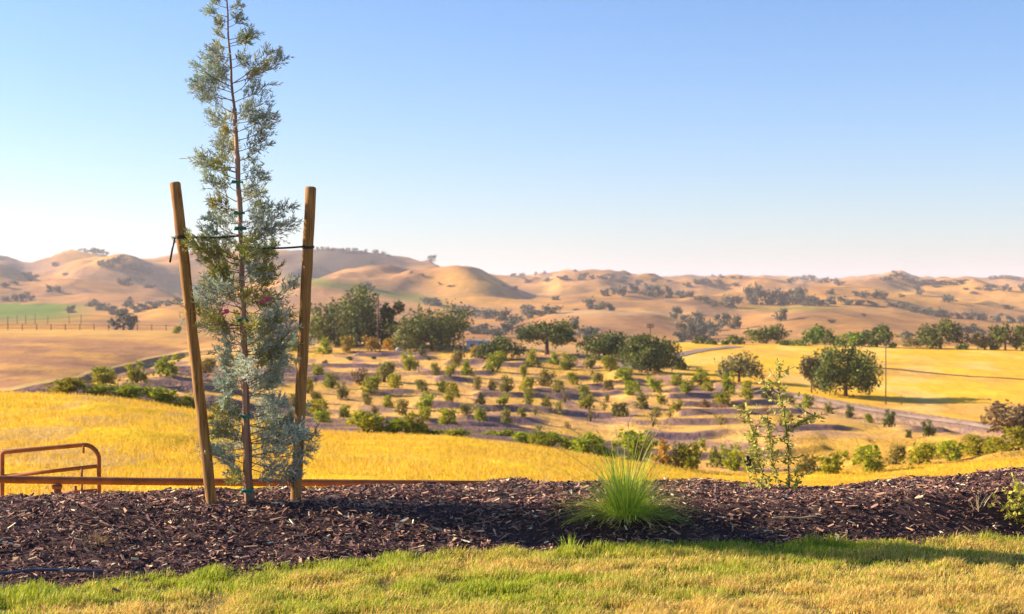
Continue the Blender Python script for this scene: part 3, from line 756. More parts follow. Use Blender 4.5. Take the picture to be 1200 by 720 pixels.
bush_row('in the fourth orchard row', 'fourth orchard row', [
 (372, 473, 13, 13, 'd'), (430, 476, 12, 13, 'd'), (454, 478, 12, 13, 'o'), (563, 479, 12, 13, 'd'), (590, 481, 13, 13, 'o'), (640, 478, 12, 12, 'd'), (662, 473, 11, 11, 'd', 'twiggy'), (775, 474, 12, 12, 'o'), (925, 474, 11, 12, 'd'), (971, 484, 9, 11, 'd'),
 (345, 478, 15, 15, 'd'), (401, 470, 13, 18, 'd'), (499, 482, 18, 20, 'g'), (530, 475, 17, 21, 'g'), (619, 475, 14, 18, 'd'), (687, 481, 17, 17, 'o'), (711, 471, 7, 8, 'd'), (751, 479, 17, 17, 'd'), (805, 467, 15, 14, 'g'), (829, 462, 14, 11, 'o'), (875, 474, 15, 12, 'o'), (901, 468, 17, 15, 'k'), (947, 479, 13, 15, 'o'), (996, 489, 9, 15, 'k')])
bush_row('in the fifth orchard row', 'fifth orchard row', [
 (438, 492, 12, 13, 'd'), (499, 497, 13, 13, 'o'), (546, 492, 12, 12, 'd'), (611, 494, 10, 11, 'd'), (708, 484, 10, 11, 'd', 'twiggy'), (770, 489, 11, 12, 'd'), (871, 486, 12, 11, 'd'), (925, 493, 11, 11, 'd', 'twiggy'), (950, 497, 10, 10, 'd', 'twiggy'), (1019, 495, 8, 10, 'o'),
 (371, 490, 27, 20, 'g'), (404, 491, 15, 14, 'g'), (471, 487, 13, 18, 'd'), (525, 503, 20, 18, 'o'), (562, 500, 15, 16, 'g'), (594, 497, 14, 17, 'd'), (627, 490, 9, 8, 'd', 'twiggy'), (655, 486, 16, 15, 'd', 'twiggy'), (692, 494, 12, 13, 'd', 'twiggy'), (726, 489, 20, 15, 'd'), (793, 485, 13, 13, 'g'), (825, 479, 13, 9, 'b'), (848, 477, 22, 14, 'o'), (899, 487, 13, 11, 'b', 'twiggy'), (1042, 501, 13, 19, 'k'), (1065, 514, 7, 9, 'k'), (1088, 512, 14, 17, 'k')])
bush_row('in the last thin orchard row above the hedge', 'last thin orchard row', [
 (379, 500, 17, 15, 'o'), (632, 505, 11, 8, 'd', 'twiggy'), (665, 502, 11, 9, 'd', 'twiggy'), (765, 501, 13, 17, 'd', 'twiggy'), (845, 500, 15, 12, 'd', 'twiggy'), (785, 495, 9, 10, 'd', 'twiggy'), (915, 505, 12, 10, 'd', 'twiggy'), (873, 497, 11, 9, 'b', 'twiggy'), (1019, 520, 8, 6, 'b', 'twiggy')])
bush_row('in the leafy hedge behind the golden field', 'hedge along the near golden field', [
 (429, 511, 40, 24, 'g', 'wide'), (463, 510, 28, 18, 'g', 'wide'), (486, 510, 28, 25, 'g', 'wide'), (503, 511, 20, 12, 'o', 'wide'), (532, 512, 38, 8, 'o', 'wide'), (572, 514, 24, 7, 'o', 'wide'), (593, 517, 28, 10, 'g', 'wide'), (614, 520, 28, 12, 'g', 'wide'),
 (640, 524, 38, 17, 'g', 'wide'), (664, 527, 24, 14, 'o', 'wide'), (688, 533, 36, 22, 'g', 'wide'), (712, 537, 24, 17, 'o', 'wide'), (745, 541, 44, 34, 'g', 'wide')], name='hedge_bush', dmin=97)
bush_row('in the bush line behind the pale sapling', 'bush line along the valley bottom', [
 (776, 545, 19, 28, 'y'), (795, 548, 20, 26, 'd'), (812, 551, 26, 32, 'o'), (840, 549, 18, 24, 'd'), (858, 552, 22, 28, 'o'), (878, 554, 18, 24, 'o'), (946, 555, 22, 21, 'd'), (976, 556, 32, 25, 'g'),
 (1016, 553, 34, 28, 'g'), (1050, 547, 21, 21, 'd'), (1079, 545, 28, 24, 'o'), (1113, 541, 28, 22, 'o'), (1145, 536, 32, 22, 'g'), (1166, 536, 24, 18, 'o'), (1192, 532, 38, 26, 'g'), (1228, 528, 34, 26, 'g')], name='hedge_bush', dmin=97)
bush(1182, 509, 58, 37, 'b', 'wide', 'large round dry brown bush where the lower road ends', None, 'dry_bush')
bush(207, 391, 9, 9, 'o', 'full', 'lone little olive bush on the ploughed field crest by the fence', None, 'lone_bush', dmin=250, dmax=345)
bush(495, 421, 8, 14, 'k', 'full', 'small dark teal shrub under the broad rounded oak', None, 'dark_shrub')
for u, r, w_, h_, lb in [(410, 424, 8, 5, 'dark clod of pulled weeds near the golden bushes'), (381, 428, 7, 5, 'dark clod of pulled weeds by the right tree stake'), (438, 421, 6, 4, 'small dark clod below the bare pole'), (502, 423, 6, 4, 'small dark clod right of the teal shrub')]:
    bush(u, r, w_, h_, 'k', 'wide', lb, 'dark clods on the orchard slope', 'weed_clod')

# ---------------------------------------------------------------- far trees on the hills
FP = []
for i in range(7):
    cm, L = crown_mesh('crown', 300 + i, 1.0, 1.0, 900, 0.12, 0.0 if i % 3 else 0.08, 9, 0.5, None, 0.4, flat=0.6, rads=(0.18, 0.28))
    FP.append((cm, trunk_mesh('trunk', 300 + i, 1.0, L, 0.035, 0.3, 4)))
def far_tree(u, row, wp, hp, label, group, mat='far_oak', dmin=460, dmax=9000, name='hillside_oak'):
    x, y, z = place(u, row, dmin, dmax)
    k = y / F
    t = empty(name, (x, y, z - 0.06 * hp * k)); t.scale = (wp * k * 1.08, wp * k * 1.08, hp * k * 1.15); t.rotation_euler[2] = rnd.uniform(0, 6.28)
    tag(t, label, 'tree', group)
    cm, tm = FP[rnd.randrange(7)]
    link('crown', with_mat(cm, M[mat]), None, t)
    if wp > 9: link('trunk', tm, None, t)
def cluster(where, group, items, mat='far_oak', adj='dark', name='hillside_oak', **k):
    for i, it in enumerate(sorted(items)):
        u, r, wp, hp = it[:4]
        if len(items) == 1: lb = '%s oak %s' % (adj, where)
        else: lb = '%s oak, %s from left %s' % (adj, ORD[i] if i < 30 else 'next', where)
        far_tree(u, r, wp, hp, lb, group, mat, name=name, **k)
def oneoff(u, r, wp, hp, label, mat='far_oak', **k): far_tree(u, r, wp, hp, label, None, mat, **k)

oneoff(145, 387.5, 27, 22, 'large blue-grey tree right behind the ploughed field crest', dmin=450, name='valley_tree')
cluster('in the belt below the left hills', 'tree belt below the left hills', [(108, 360, 14, 8), (118, 364, 16, 9), (130, 369, 18, 10), (141, 371, 14, 9), (150, 360, 12, 11), (158, 367, 16, 9), (168, 364, 16, 8), (180, 362, 18, 8), (194, 359, 16, 7), (212, 357, 16, 8)], adj='grey-green')
oneoff(83, 367, 10, 9, 'small square-crowned oak on the edge of the green vineyard')
cluster('along the top of the green vineyard', 'oaks above the green vineyard', [(6, 354, 11, 6), (17, 354, 9, 9), (31, 353, 15, 10)], adj='small dark')
cluster('on the bare slope above the green vineyard', 'oak pair above the green vineyard', [(58, 343, 8, 8), (67, 343, 9, 8)], adj='small round')
cluster('in the gully below the far left ridge', 'oaks in the left gully', [(17, 334, 9, 6), (36, 330, 16, 9), (30, 325, 10, 5), (66, 313, 9, 5), (76, 325, 8, 3), (5, 338, 12, 6)], adj='tiny')
cluster('in the grove on the sunlit left hill', 'grove on the sunlit left hill', [(118, 312, 8, 7), (124, 315, 9, 7), (130, 314, 10, 9), (136, 310, 12, 7), (143, 309, 11, 9), (147, 317, 9, 7), (155, 319, 10, 7), (163, 320, 14, 9), (172, 323, 14, 8)], adj='tiny dark')
cluster('on the shaded lower face of the left hill', 'oaks on the shaded face of the left hill', [(146, 335, 16, 9), (162, 331, 14, 8), (176, 338, 12, 4)], adj='blurred')
oneoff(428, 339, 13, 7, 'dark oak clump in the green strip above the largest oak')
oneoff(506, 301.5, 9, 7, 'lone oak standing on the skyline of the round bare hill', dmin=1200)
oneoff(505, 359, 26, 9, 'wide blue-grey oak clump at the end of the green strip', name='oak_clump')
cluster('along the folds of the round bare hill', 'scrub oaks along the hill folds', [(436, 309, 10, 5), (376, 318, 4, 3), (358, 319, 4, 3), (482, 321, 5, 3), (494, 326, 6, 3), (515, 334, 5, 3), (528, 337, 8, 2), (602, 341, 9, 5), (590, 337, 5, 3)], adj='tiny')
cluster('in the belt behind the broad rounded oak', 'oak belt behind the broad oak', [(536, 368, 20, 9), (552, 371, 22, 11), (570, 374, 24, 12), (588, 377, 24, 13), (604, 381, 18, 12), (616, 370, 18, 12), (624, 373, 14, 9), (645, 368, 22, 9), (634, 370, 14, 6)], adj='bluish green')
cluster('on the shaded flat left of the rounded tan hill', 'oaks on the shaded flat', [(600, 392, 22, 16), (560, 392, 26, 12), (578, 396, 22, 12), (612, 398, 16, 14), (540, 388, 18, 8)], adj='shaded grey')
oneoff(673, 386, 13, 14, 'grey-green oak rising behind the airy oak')
oneoff(688, 398, 26, 15, 'rounded blue-green oak behind the olive oak')
oneoff(700, 388, 8, 3, 'flat low scrub on the foot of the tan hill')
cluster('on top of the rounded tan hill', 'oaks on the rounded tan hill', [(691, 363, 14, 13), (702, 363.5, 16, 9), (714, 364, 14, 8), (675, 364, 10, 2)], adj='dark')
oneoff(651, 352, 9, 5, 'single small oak on the slope below the orange hill')
cluster('in the line of groves below the skyline', 'groves below the skyline', [(709, 348, 10, 9), (719, 346, 9, 8), (729, 348, 13, 12), (743, 344, 11, 10), (749, 334.5, 8, 6), (757, 338, 6, 5), (765, 348, 14, 12), (774, 348, 10, 8), (784, 350, 9, 14), (797, 350, 16, 9), (808, 349, 12, 7), (753, 346, 9, 5), (818, 352, 9, 4)], adj='dark')
cluster('in the dark grove above the gravel road', 'grove above the gravel road', [(793, 374, 15, 14), (801, 378, 12, 8), (813, 381, 22, 14), (824, 388, 22, 14), (806, 399, 22, 22), (820, 398, 18, 15), (835, 394, 20, 16), (798, 402, 14, 12), (846, 382, 15, 14), (860, 386, 15, 15), (852, 376, 10, 7), (866, 383, 8, 5)], adj='grey-green')
oneoff(915, 377, 14, 14, 'single round oak alone on the pink field beyond the golden field')
cluster('in the long dark tree band across the right valley', 'long tree band across the right valley', [(829, 357, 15, 9), (836, 360, 10, 6), (845, 359, 7, 5), (859, 361, 22, 14), (877, 353, 10, 16), (884, 358, 18, 22), (887, 342, 8, 7), (900, 358, 18, 17), (912, 358, 18, 18), (924, 358, 20, 16), (937, 356, 18, 19), (947, 359, 20, 12), (961, 359, 24, 11), (978, 357, 18, 10), (973, 345, 10, 6)], adj='dark')
cluster('in the descending tree line beyond the pink field', 'descending tree line beyond the pink field', [(992, 358, 16, 7), (1004, 348, 9, 6), (1014, 350, 12, 8), (1028, 350, 14, 9), (1035, 351, 10, 8), (1008, 358, 16, 6), (1022, 359, 16, 6), (1045, 360, 14, 6), (1058, 362, 14, 8), (1072, 366, 16, 7), (1085, 369, 16, 8), (1098, 372, 16, 9), (1110, 373, 13, 9), (1122, 374, 14, 7), (1137, 375, 16, 9), (1152, 376, 14, 8), (1168, 377, 12, 9), (1184, 379, 14, 9), (1200, 380, 14, 9)], adj='small dark')
oneoff(975, 379, 9, 4, 'tiny scrub in the middle of the pink field')
oneoff(1012, 371, 6, 3, 'tiny flat scrub right of centre on the pink field')
cluster('scattered on the gold slope below the right skyline', 'oaks on the gold slope at the right', [(1057, 349, 7, 4), (1077, 346, 9, 10), (1111, 355, 14, 9), (1132, 341, 7, 3), (1142, 345, 9, 3), (1146, 340, 8, 3), (1160, 342, 14, 7), (1180, 343, 9, 8), (1198, 342, 8, 9), (1182, 363, 13, 5), (1097, 337, 10, 3), (1058, 335, 6, 3)], adj='small')
cluster('behind the tallest field-edge oak', 'grey oaks behind the golden field edge', [(1062, 398, 18, 10), (1128, 396, 20, 14), (1140, 390, 14, 10), (1150, 402, 22, 14), (1090, 400, 14, 12)], adj='hazy grey', dmin=455)
SKYL = [(602, 324, 8, 3), (612, 324, 7, 3), (619, 332, 11, 6), (628, 323, 4, 4), (638, 322, 4, 4), (643, 331, 12, 5), (660, 330, 14, 5), (674, 319, 5, 3), (683, 329, 13, 8), (688, 322, 5, 2), (694, 328, 7, 5), (706, 327, 12, 5), (717, 328, 10, 6), (728, 331, 14, 6), (736, 323, 9, 3), (767, 331, 9, 5), (763, 323, 7, 2), (785, 331, 8, 2), (806, 338, 12, 6),
        (820, 334, 16, 7), (830, 337, 14, 8), (842, 334, 10, 6), (836, 325, 5, 3), (846, 326, 7, 4), (862, 337, 8, 5), (858, 327, 8, 3), (868, 327, 5, 3)]
cluster('along the middle of the far skyline', 'oaks along the middle skyline', SKYL[:27], adj='tiny')
SKY2 = [(926, 332, 7, 5), (931, 331, 8, 6), (943, 329, 9, 6), (952, 330, 9, 7), (962, 332, 6, 5), (968, 331, 6, 6), (978, 333, 9, 6), (984, 335, 10, 5), (1035, 330, 7, 4), (1041, 329, 10, 7), (1051, 327, 10, 7), (1059, 329, 8, 6), (1066, 333, 10, 5), (1074, 334, 12, 5), (1087, 334, 14, 5), (1100, 334, 16, 5), (1114, 334, 16, 5), (1128, 333, 14, 5), (1161, 328, 5, 4), (1168, 327, 8, 3), (1176, 327, 8, 4), (1184, 328, 8, 4), (1191, 328, 7, 3)]
cluster('along the right part of the far skyline', 'oaks along the right skyline', SKY2, adj='tiny')
cluster('in the dark wood capping the left hill', 'wood capping the left hill', [(98, 293, 6, 4), (103, 294, 6, 3), (108, 294, 8, 5), (113, 294, 9, 6), (119, 295, 8, 5), (125, 296, 6, 4), (93, 293.5, 4, 2)], adj='tiny')
cluster('on the chaparral ridge behind the round bare hill', 'ridge line trees', [(372, 294, 5, 4), (378, 294, 4, 4), (384, 294.5, 4, 5), (390, 295, 4, 4), (401, 295, 7, 4), (408, 295, 6, 4), (416, 296, 7, 4), (429, 297, 4, 4), (440, 298, 8, 5), (449, 299, 6, 4), (362, 294, 6, 3), (423, 297, 5, 3), (455, 301, 5, 3)], adj='tiny', dmin=2000)

# ---------------------------------------------------------------- poles, shed and field fence
def utility_pole(label, u, row, top, wpx, cross=None, dmin=120, dmax=460, cat='utility pole', lean=0.0):
    x, y, z = place(u, row, dmin, dmax); k = y / F; h = (row - top) * k; r = max(wpx * k / 2, 0.06)
    t = empty('utility_pole', (x, y, z - 0.2)); tag(t, label, cat)
    mb = MB(); mb.tube([(0, 0, 0), (lean * h * 0.5, 0, h * 0.5), (lean * h, 0, h + 0.2)], [r, r * 0.85, r * 0.7], 8); mb.build('pole_shaft', M['pole'], t)
    if cross:
        for zz in cross:
            mb = MB(); c = zz * k; mb.box((0, -r, h + 0.2 - c), (8.5 * k, 0.12, 0.14)); mb.build('crossarm', M['pole'], t, False)
            for s in (-3.6, -1.8, 1.8, 3.6):
                mb = MB(); mb.tube([(s * k, -r, h + 0.24 - c), (s * k, -r, h + 0.5 - c)], [0.06, 0.05], 6); mb.build('insulator', M['pole'], t)
    return t
utility_pole('tall bare wooden pole against the largest dark oak', 443, 410, 345, 2.2)
utility_pole('thin dark leaning pole left of the white shed', 544, 419, 398, 1.8, lean=-0.03)
utility_pole('utility pole with a crossarm rising behind the dense round oak', 762, 424, 379, 1.6, cross=(2.5, 5))
utility_pole('tall thin brown pole in the golden field right of the big oak', 1038, 474, 400, 1.6)
utility_pole('short stub post beside the tall thin field pole', 1056, 475, 463, 1.2, cat='post')
utility_pole('faint thin pole in the pink field left of the bright green tree', 914, 404, 375, 0.8, dmin=300)
x, y, z = place(560, 409, 200, 300); k = y / F
sh = empty('white_shed', (x, y + 2, z - 0.3)); tag(sh, 'low white shed with a flat roof half hidden behind the orchard scrub', 'shed')
mb = MB(); mb.box((0, 0, 5 * k), (27 * k, 3.4, 10 * k)); mb.build('wall', M['white'], sh, False)
mb = MB(); mb.box((0, 0, 10.4 * k), (28.5 * k, 3.9, 0.16)); mb.build('roof', M['white'], sh, False)
mb = MB(); mb.box((-6 * k, -1.73, 3.6 * k), (5 * k, 0.06, 6.5 * k)); mb.build('door', M['pole'], sh, False)
# white bag and tank lying at the orchard edge
x, y, z = place(467, 416, 150, 300); k = y / F
mb = MB(); mb.tube([(-3.4 * k, 0, 0.2), (-2 * k, 0, 0.36), (0, 0.1, 0.42), (2.2 * k, 0, 0.33), (3.4 * k, 0, 0.16)], [0.08, 0.28, 0.34, 0.26, 0.08], 8)
tag(mb.build('field_sack', M['sack'], None, True, (x, y, z)), 'pale sack lying below the golden bushes left of the teal shrub', 'sack')

fe = empty('field_fence', (0, 0, 0)); tag(fe, 'dark post and rail fence along the ploughed field crest', 'fence')
P = []
for u in np.linspace(-30, 208, 15):
    x, y, z = place(u, 387.6, 250, 338); P.append(np.array([x, y + 3, float(ground_z(np.array([x]), np.array([y + 3]))[0])]))
for i, p in enumerate(P):
    mb = MB(); mb.box((p[0], p[1], p[2] + 0.7), (0.14, 0.14, 1.6)); mb.build('post', M['pole'], fe, False)
    if i + 1 < len(P):
        q = P[i + 1]
        for hh in ((0.5, 1.1, 1.4) if i < 8 else (1.2,)):
            mb = MB(); mb.tube([p + (0, 0, hh), q + (0, 0, hh)], 0.04, 5); mb.build('rail', M['pole'], fe)
for i, u in enumerate((9, 20, 30, 41, 56, 81, 95)):
    x, y, z = place(u, 380, 460, 800); k = y / F
    mb = MB(); mb.tube([(0, 0, -0.3), (0, 0, (9 + (i * 5) % 4) * k)], 0.4 * k, 6)
    tag(mb.build('vineyard_post', M['pole'], None, True, (x, y, z)), 'slender grey post, %s from the left below the green vineyard' % ORD[i], 'post', 'slender posts below the vineyard')

# ---------------------------------------------------------------- pipe fence and gate behind the mulch
def W(u, row, d): return np.array([(u - 600) / F * d, d, z_of(row, d)])
pf = empty('pipe_fence', tuple(W(67, 640, 13.5))); tag(pf, 'rusted brown pipe fence with one long rail behind the mulch bank', 'fence')
o0 = W(67, 640, 13.5)
mb = MB()
pts = [W(u, r, 13.5 + (u - 67) * 0.0012) - o0 for u, r in ((-260, 559.5), (0, 562), (150, 564.2), (300, 565.6), (500, 567.2), (760, 570))]
mb.tube(pts, 0.037, 12); mb.build('rail', M['rust'], pf)
for u in (-200, 67, 335, 600):
    r = 563 + (u - 67) * 0.011; d = 13.5 + (u - 67) * 0.0012
    a = W(u, r + 2.5, d) - o0; g = float(ground_z(np.array([a[0] + o0[0]]), np.array([a[1] + o0[1]]))[0]) - o0[2] - 0.3
    mb = MB(); mb.tube([(a[0], a[1], g), (a[0], a[1], a[2] - 0.02)], 0.038, 12); mb.build('post', M['rust'], pf)
    mb = MB(); mb.tube([(a[0], a[1], a[2] - 0.06), (a[0], a[1], a[2] - 0.025)], 0.048, 12); mb.build('post_collar', M['rust'], pf)
dg = 14.3
o1 = W(60, 640, dg)
gt = empty('pipe_gate', tuple(o1)); tag(gt, 'rusted pipe gate with rounded top corner standing behind the fence rail', 'gate')
def G(u, r, dd=0.0): return W(u, r, dg + dd) - o1
mb = MB()
arc = [G(2.5, 640)] + [G(2.5, r) for r in (600, 560, 540, 533)] + [G(3.5, 530.8), G(6, 530)] + [G(30, 527.6), G(70, 524), G(97, 521.6)]
arc += [G(97 + 19 * math.sin(a), 521.2 + 18 * (1 - math.cos(a))) for a in np.linspace(0.15, math.pi / 2, 8)] + [G(116, 560), G(116, 600), G(116, 640)]
mb.tube(arc, 0.0225, 12); mb.build('frame', M['rust'], gt)
for (a, b, rr) in ((G(5, 558.5), G(114, 546.5), 0.020), (G(70, 578.5), G(114, 575), 0.020), (G(5, 606), G(114, 603), 0.020)):
    mb = MB(); mb.tube([a, b], rr, 10); mb.build('rail', M['rust'], gt)
for (a, b) in ((G(97, 549), G(97, 640)), (G(99, 522), G(99, 531))):
    mb = MB(); mb.tube([a + (0, -0.03, 0), b + (0, -0.03, 0)], 0.011, 8); mb.build('brace', M['rust'], gt)
mb = MB(); mb.tube([G(90, 569) + (0, -0.04, 0), G(90, 577) + (0, -0.04, 0)], 0.015, 8); mb.build('latch', M['rust'], gt)

# ---------------------------------------------------------------- planted cypress, stakes and ties
DT = 8.95
S = DT / F
bx, by, bz = place(291, 588, 8.5, 9.3)
def T(u, row, dy=0.0): return np.array([(u - 600) * by / F, by + dy, z_of(row, by)])
base = T(291, 590)
def trunk_at(row):
    u = np.interp(row, [-60, 0, 60, 100, 150, 200, 290, 350, 480, 592], [262, 265.5, 269, 272, 276, 279.5, 283, 284.5, 288, 292])
    return T(u, row)
ct = empty('cypress_tree', tuple(base)); tag(ct, 'young blue-grey cypress tied between two wooden stakes on the mulch', 'tree')
mb = MB(); rows_ = np.linspace(-58, 600, 44)
Pt = np.array([trunk_at(r) - base for r in rows_]); Pt[:, 0] += 0.004 * np.sin(rows_ * 0.11); Pt[:, 1] += 0.004 * np.cos(rows_ * 0.13)
mb.tube(Pt, np.interp(rows_, [-58, 60, 200, 400, 560, 600], [0.003, 0.0065, 0.012, 0.020, 0.029, 0.036]), 10)
mb.build('trunk', M['cypress_bark'], ct)

def spray(rs, p0, dirv, L, dens=1.0):
    """a branch with side twigs; returns wood path and sprig spikes (base, tip, width)"""
    n = 8; P = [p0]; d = dirv / np.linalg.norm(dirv)
    for i in range(n):
        d = d + np.array([0, 0, 0.035 + 0.02 * i]) * 0.6 + rs.normal(size=3) * 0.05; d /= np.linalg.norm(d)
        P.append(P[-1] + d * L / n)
    P = np.array(P); tw = []; sp = []
    def sprigs(a, b, m, l):
        ax = (b - a); la = np.linalg.norm(ax); ax = ax / la
        for q in range(m):
            t = rs.uniform(0.08, 1.05); s = a + (b - a) * t
            v = rs.normal(size=3); v -= ax * v.dot(ax); v /= np.linalg.norm(v)
            dd = ax * rs.uniform(0.5, 1.0) + v * rs.uniform(0.35, 0.9) + np.array([0, 0, 0.15]); dd /= np.linalg.norm(dd)
            sp.append((s, s + dd * l * rs.uniform(0.5, 1.15)))
    m = int(max(8, L * 84))
    for i in range(m):
        t = rs.uniform(0.12, 1.0) ** 0.7; k = t * n; i0 = min(int(k), n - 1); a = P[i0] + (P[i0 + 1] - P[i0]) * (k - i0)
        ax = P[i0 + 1] - P[i0]; ax /= np.linalg.norm(ax)
        v = rs.normal(size=3); v -= ax * v.dot(ax); v /= np.linalg.norm(v)
        l = (0.04 + 0.11 * (1 - t * 0.7) * min(1, L / 0.3)) * rs.uniform(0.6, 1.2)
        dd = ax * rs.uniform(0.5, 1.0) + v * rs.uniform(0.5, 1.0) + np.array([0, 0, 0.12]); dd /= np.linalg.norm(dd)
        b = a + dd * l; tw.append((a, b)) if rs.uniform() < 0.6 else None; sprigs(a, b, int(17 * dens), 0.036)
    sprigs(P[n // 2], P[-1], int(16 * dens), 0.034)
    return P, tw, sp
def spikes_mesh(name, sp, wdt, rs, tint):
    A = np.array([s[0] for s in sp]); B = np.array([s[1] for s in sp]); n = len(A)
    ax = B - A; L = np.linalg.norm(ax, axis=1)[:, None]; ax = ax / L
    v = rs.normal(size=(n, 3)); v -= ax * (ax * v).sum(1)[:, None]; v /= np.linalg.norm(v, axis=1)[:, None]
    u_ = np.cross(ax, v); w_ = wdt * rs.uniform(0.7, 1.3, n)[:, None]
    M1 = A + ax * L * 0.45
    V = np.stack([A, M1 + v * w_, M1 - 0.5 * v * w_ + 0.87 * u_ * w_, M1 - 0.5 * v * w_ - 0.87 * u_ * w_, B], 1).reshape(-1, 3)
    b = np.arange(n)[:, None] * 5
    Tt = np.concatenate([b + np.array([[0, 1, 2]]), b + np.array([[0, 2, 3]]), b + np.array([[0, 3, 1]]), b + np.array([[4, 2, 1]]), b + np.array([[4, 3, 2]]), b + np.array([[4, 1, 3]])])
    return mesh_np(name, V, None, Tt, {'tint': np.repeat(np.clip(tint + rs.uniform(-0.4, 0.4, n), 0, 1), 5)}, False)
rs = np.random.RandomState(5)
# half widths of the crown left and right of the trunk, by picture row
HWL = [(-60, 6), (0, 20), (18, 26), (30, 14), (55, 24), (62, 16), (98, 48), (112, 50), (135, 46), (160, 38), (185, 36), (197, 52), (215, 36), (235, 48), (255, 30), (275, 50), (300, 78), (318, 52), (345, 50), (380, 70), (400, 34), (440, 30), (490, 44), (530, 50), (555, 34), (575, 16)]
HWR = [(-60, 6), (0, 16), (18, 22), (30, 16), (52, 34), (66, 30), (80, 30), (95, 64), (112, 46), (145, 44), (150, 50), (190, 34), (215, 34), (240, 46), (255, 48), (265, 64), (290, 68), (310, 48), (345, 44), (375, 60), (410, 70), (430, 56), (470, 52), (505, 58), (520, 84), (548, 60), (575, 16)]
nb = 0
def branch(row, side, lenpx, tilt, depth, olive):
    global nb
    p0 = trunk_at(row) - base
    d = np.array([side * math.cos(depth), math.sin(depth), tilt])
    L = lenpx * by / F / max(0.5, math.cos(min(abs(depth), 1.0))) * 0.95
    P, tw, sp = spray(rs, p0, d, L, 0.85 if row < 300 else 1.0)
    mb = MB(); mb.tube(P, np.linspace(0.0032, 0.0010, len(P)) * (0.6 + L * 1.6), 5)
    for a, b in tw: mb.tube([a, b], [0.0014, 0.0007], 3, False)
    br = mb.build('branch', M['twig'], ct)
    fm = spikes_mesh('foliage', sp, 0.0026, rs, rs.uniform(0.3, 0.7))
    link('foliage', fm, M['cypress_olive'] if olive else M['cypress'], br)
    nb += 1
row = -52.0
while row < 572:
    dens_step = rs.uniform(8, 14) if row < 60 else (rs.uniform(9, 15) if row < 300 else rs.uniform(8, 13))
    for side, HW in ((-1, HWL), (1, HWR)):
        hw = np.interp(row, [a for a, b in HW], [b for a, b in HW]) * (1.0 if row < 330 else 1.08)
        tl = rs.uniform(0.05, 0.45) if row < 480 else rs.uniform(-0.35, 0.25)
        ol = (rs.uniform() < 0.18) or (295 < row < 345 and rs.uniform() < 0.55)
        dr = 0.35 * hw * tl
        branch(row + dr * 0.6 + rs.uniform(-2, 2), side, hw * rs.uniform(0.6, 1.08), tl, rs.uniform(-0.55, 0.55), ol)
        if row > 70 and rs.uniform() < (0.5 if row < 300 else 0.8): branch(row + rs.uniform(-3, 3), side, hw * rs.uniform(0.35, 0.7), rs.uniform(-0.1, 0.5), side * rs.uniform(0.7, 1.3) * rs.choice([-1, 1]), ol)
    row += dens_step
for (r, s, l, t_) in ((98, 1, 66, 0.25), (102, -1, 52, 0.35), (118, -1, 54, 0.2), (197, -1, 54, 0.05), (270, 1, 66, 0.12), (285, 1, 70, 0.2), (306, -1, 82, 0.25), (312, -1, 62, 0.3), (385, -1, 74, -0.02), (520, 1, 84, 0.0), (416, 1, 72, 0.0), (52, 1, 34, 0.3), (20, -1, 27, 0.25)):
    branch(r, s, l, t_, rs.uniform(-0.25, 0.25), r in (306, 312))

def stake(label, pts, rpx, name='tree_stake'):
    o = T(*pts[0]); e = empty(name, tuple(o)); tag(e, label, 'stake', 'wooden stakes beside the cypress')
    a = T(*pts[0]) - o; b = T(*pts[1]) - o; a = a + (a - b) / np.linalg.norm(a - b) * 0.12
    ax = (b - a) / np.linalg.norm(b - a)
    mb = MB(); n = 26; P = [a + (b - a) * t for t in np.linspace(0, 1, n)]
    P = [p + np.array([0.0015 * math.sin(i * 1.7), 0.001 * math.cos(i * 2.3), 0]) for i, p in enumerate(P)]
    r = rpx * by / F
    P.append(P[-1] + ax * 0.008); rr = [r * (1 + 0.02 * math.sin(i * 2.1)) for i in range(n)] + [r * 0.8]
    mb.tube(P, rr, 18); mb.build('shaft', M['stake'], e)
    mb = MB(); q = P[-1]; mb.tube([q - ax * 0.002, q + ax * 0.0015], r * 0.72, 18); mb.build('cut_end', M['cane'], e)
    return e
sl_ = stake('left wooden stake leaning left beside the cypress', [(250.5, 592, -0.05), (207.5, 216, -0.05)], 6.3)
sr_ = stake('right wooden stake leaning slightly right beside the cypress', [(345, 588, 0.05), (363, 220, 0.05)], 6.4)
cn = empty('nursery_cane', tuple(T(293, 588, -0.03))); tag(cn, 'thin reddish cane tied upright along the cypress trunk', 'cane')
o = T(293, 588, -0.03)
mb = MB(); mb.tube([T(292.5, 596, -0.045) - o, T(288.5, 480, -0.045) - o, T(284.5, 300, -0.04) - o, T(276, 128, -0.03) - o], [0.0155, 0.0155, 0.0150, 0.0135], 8); mb.build('shaft', M['cane'], cn)

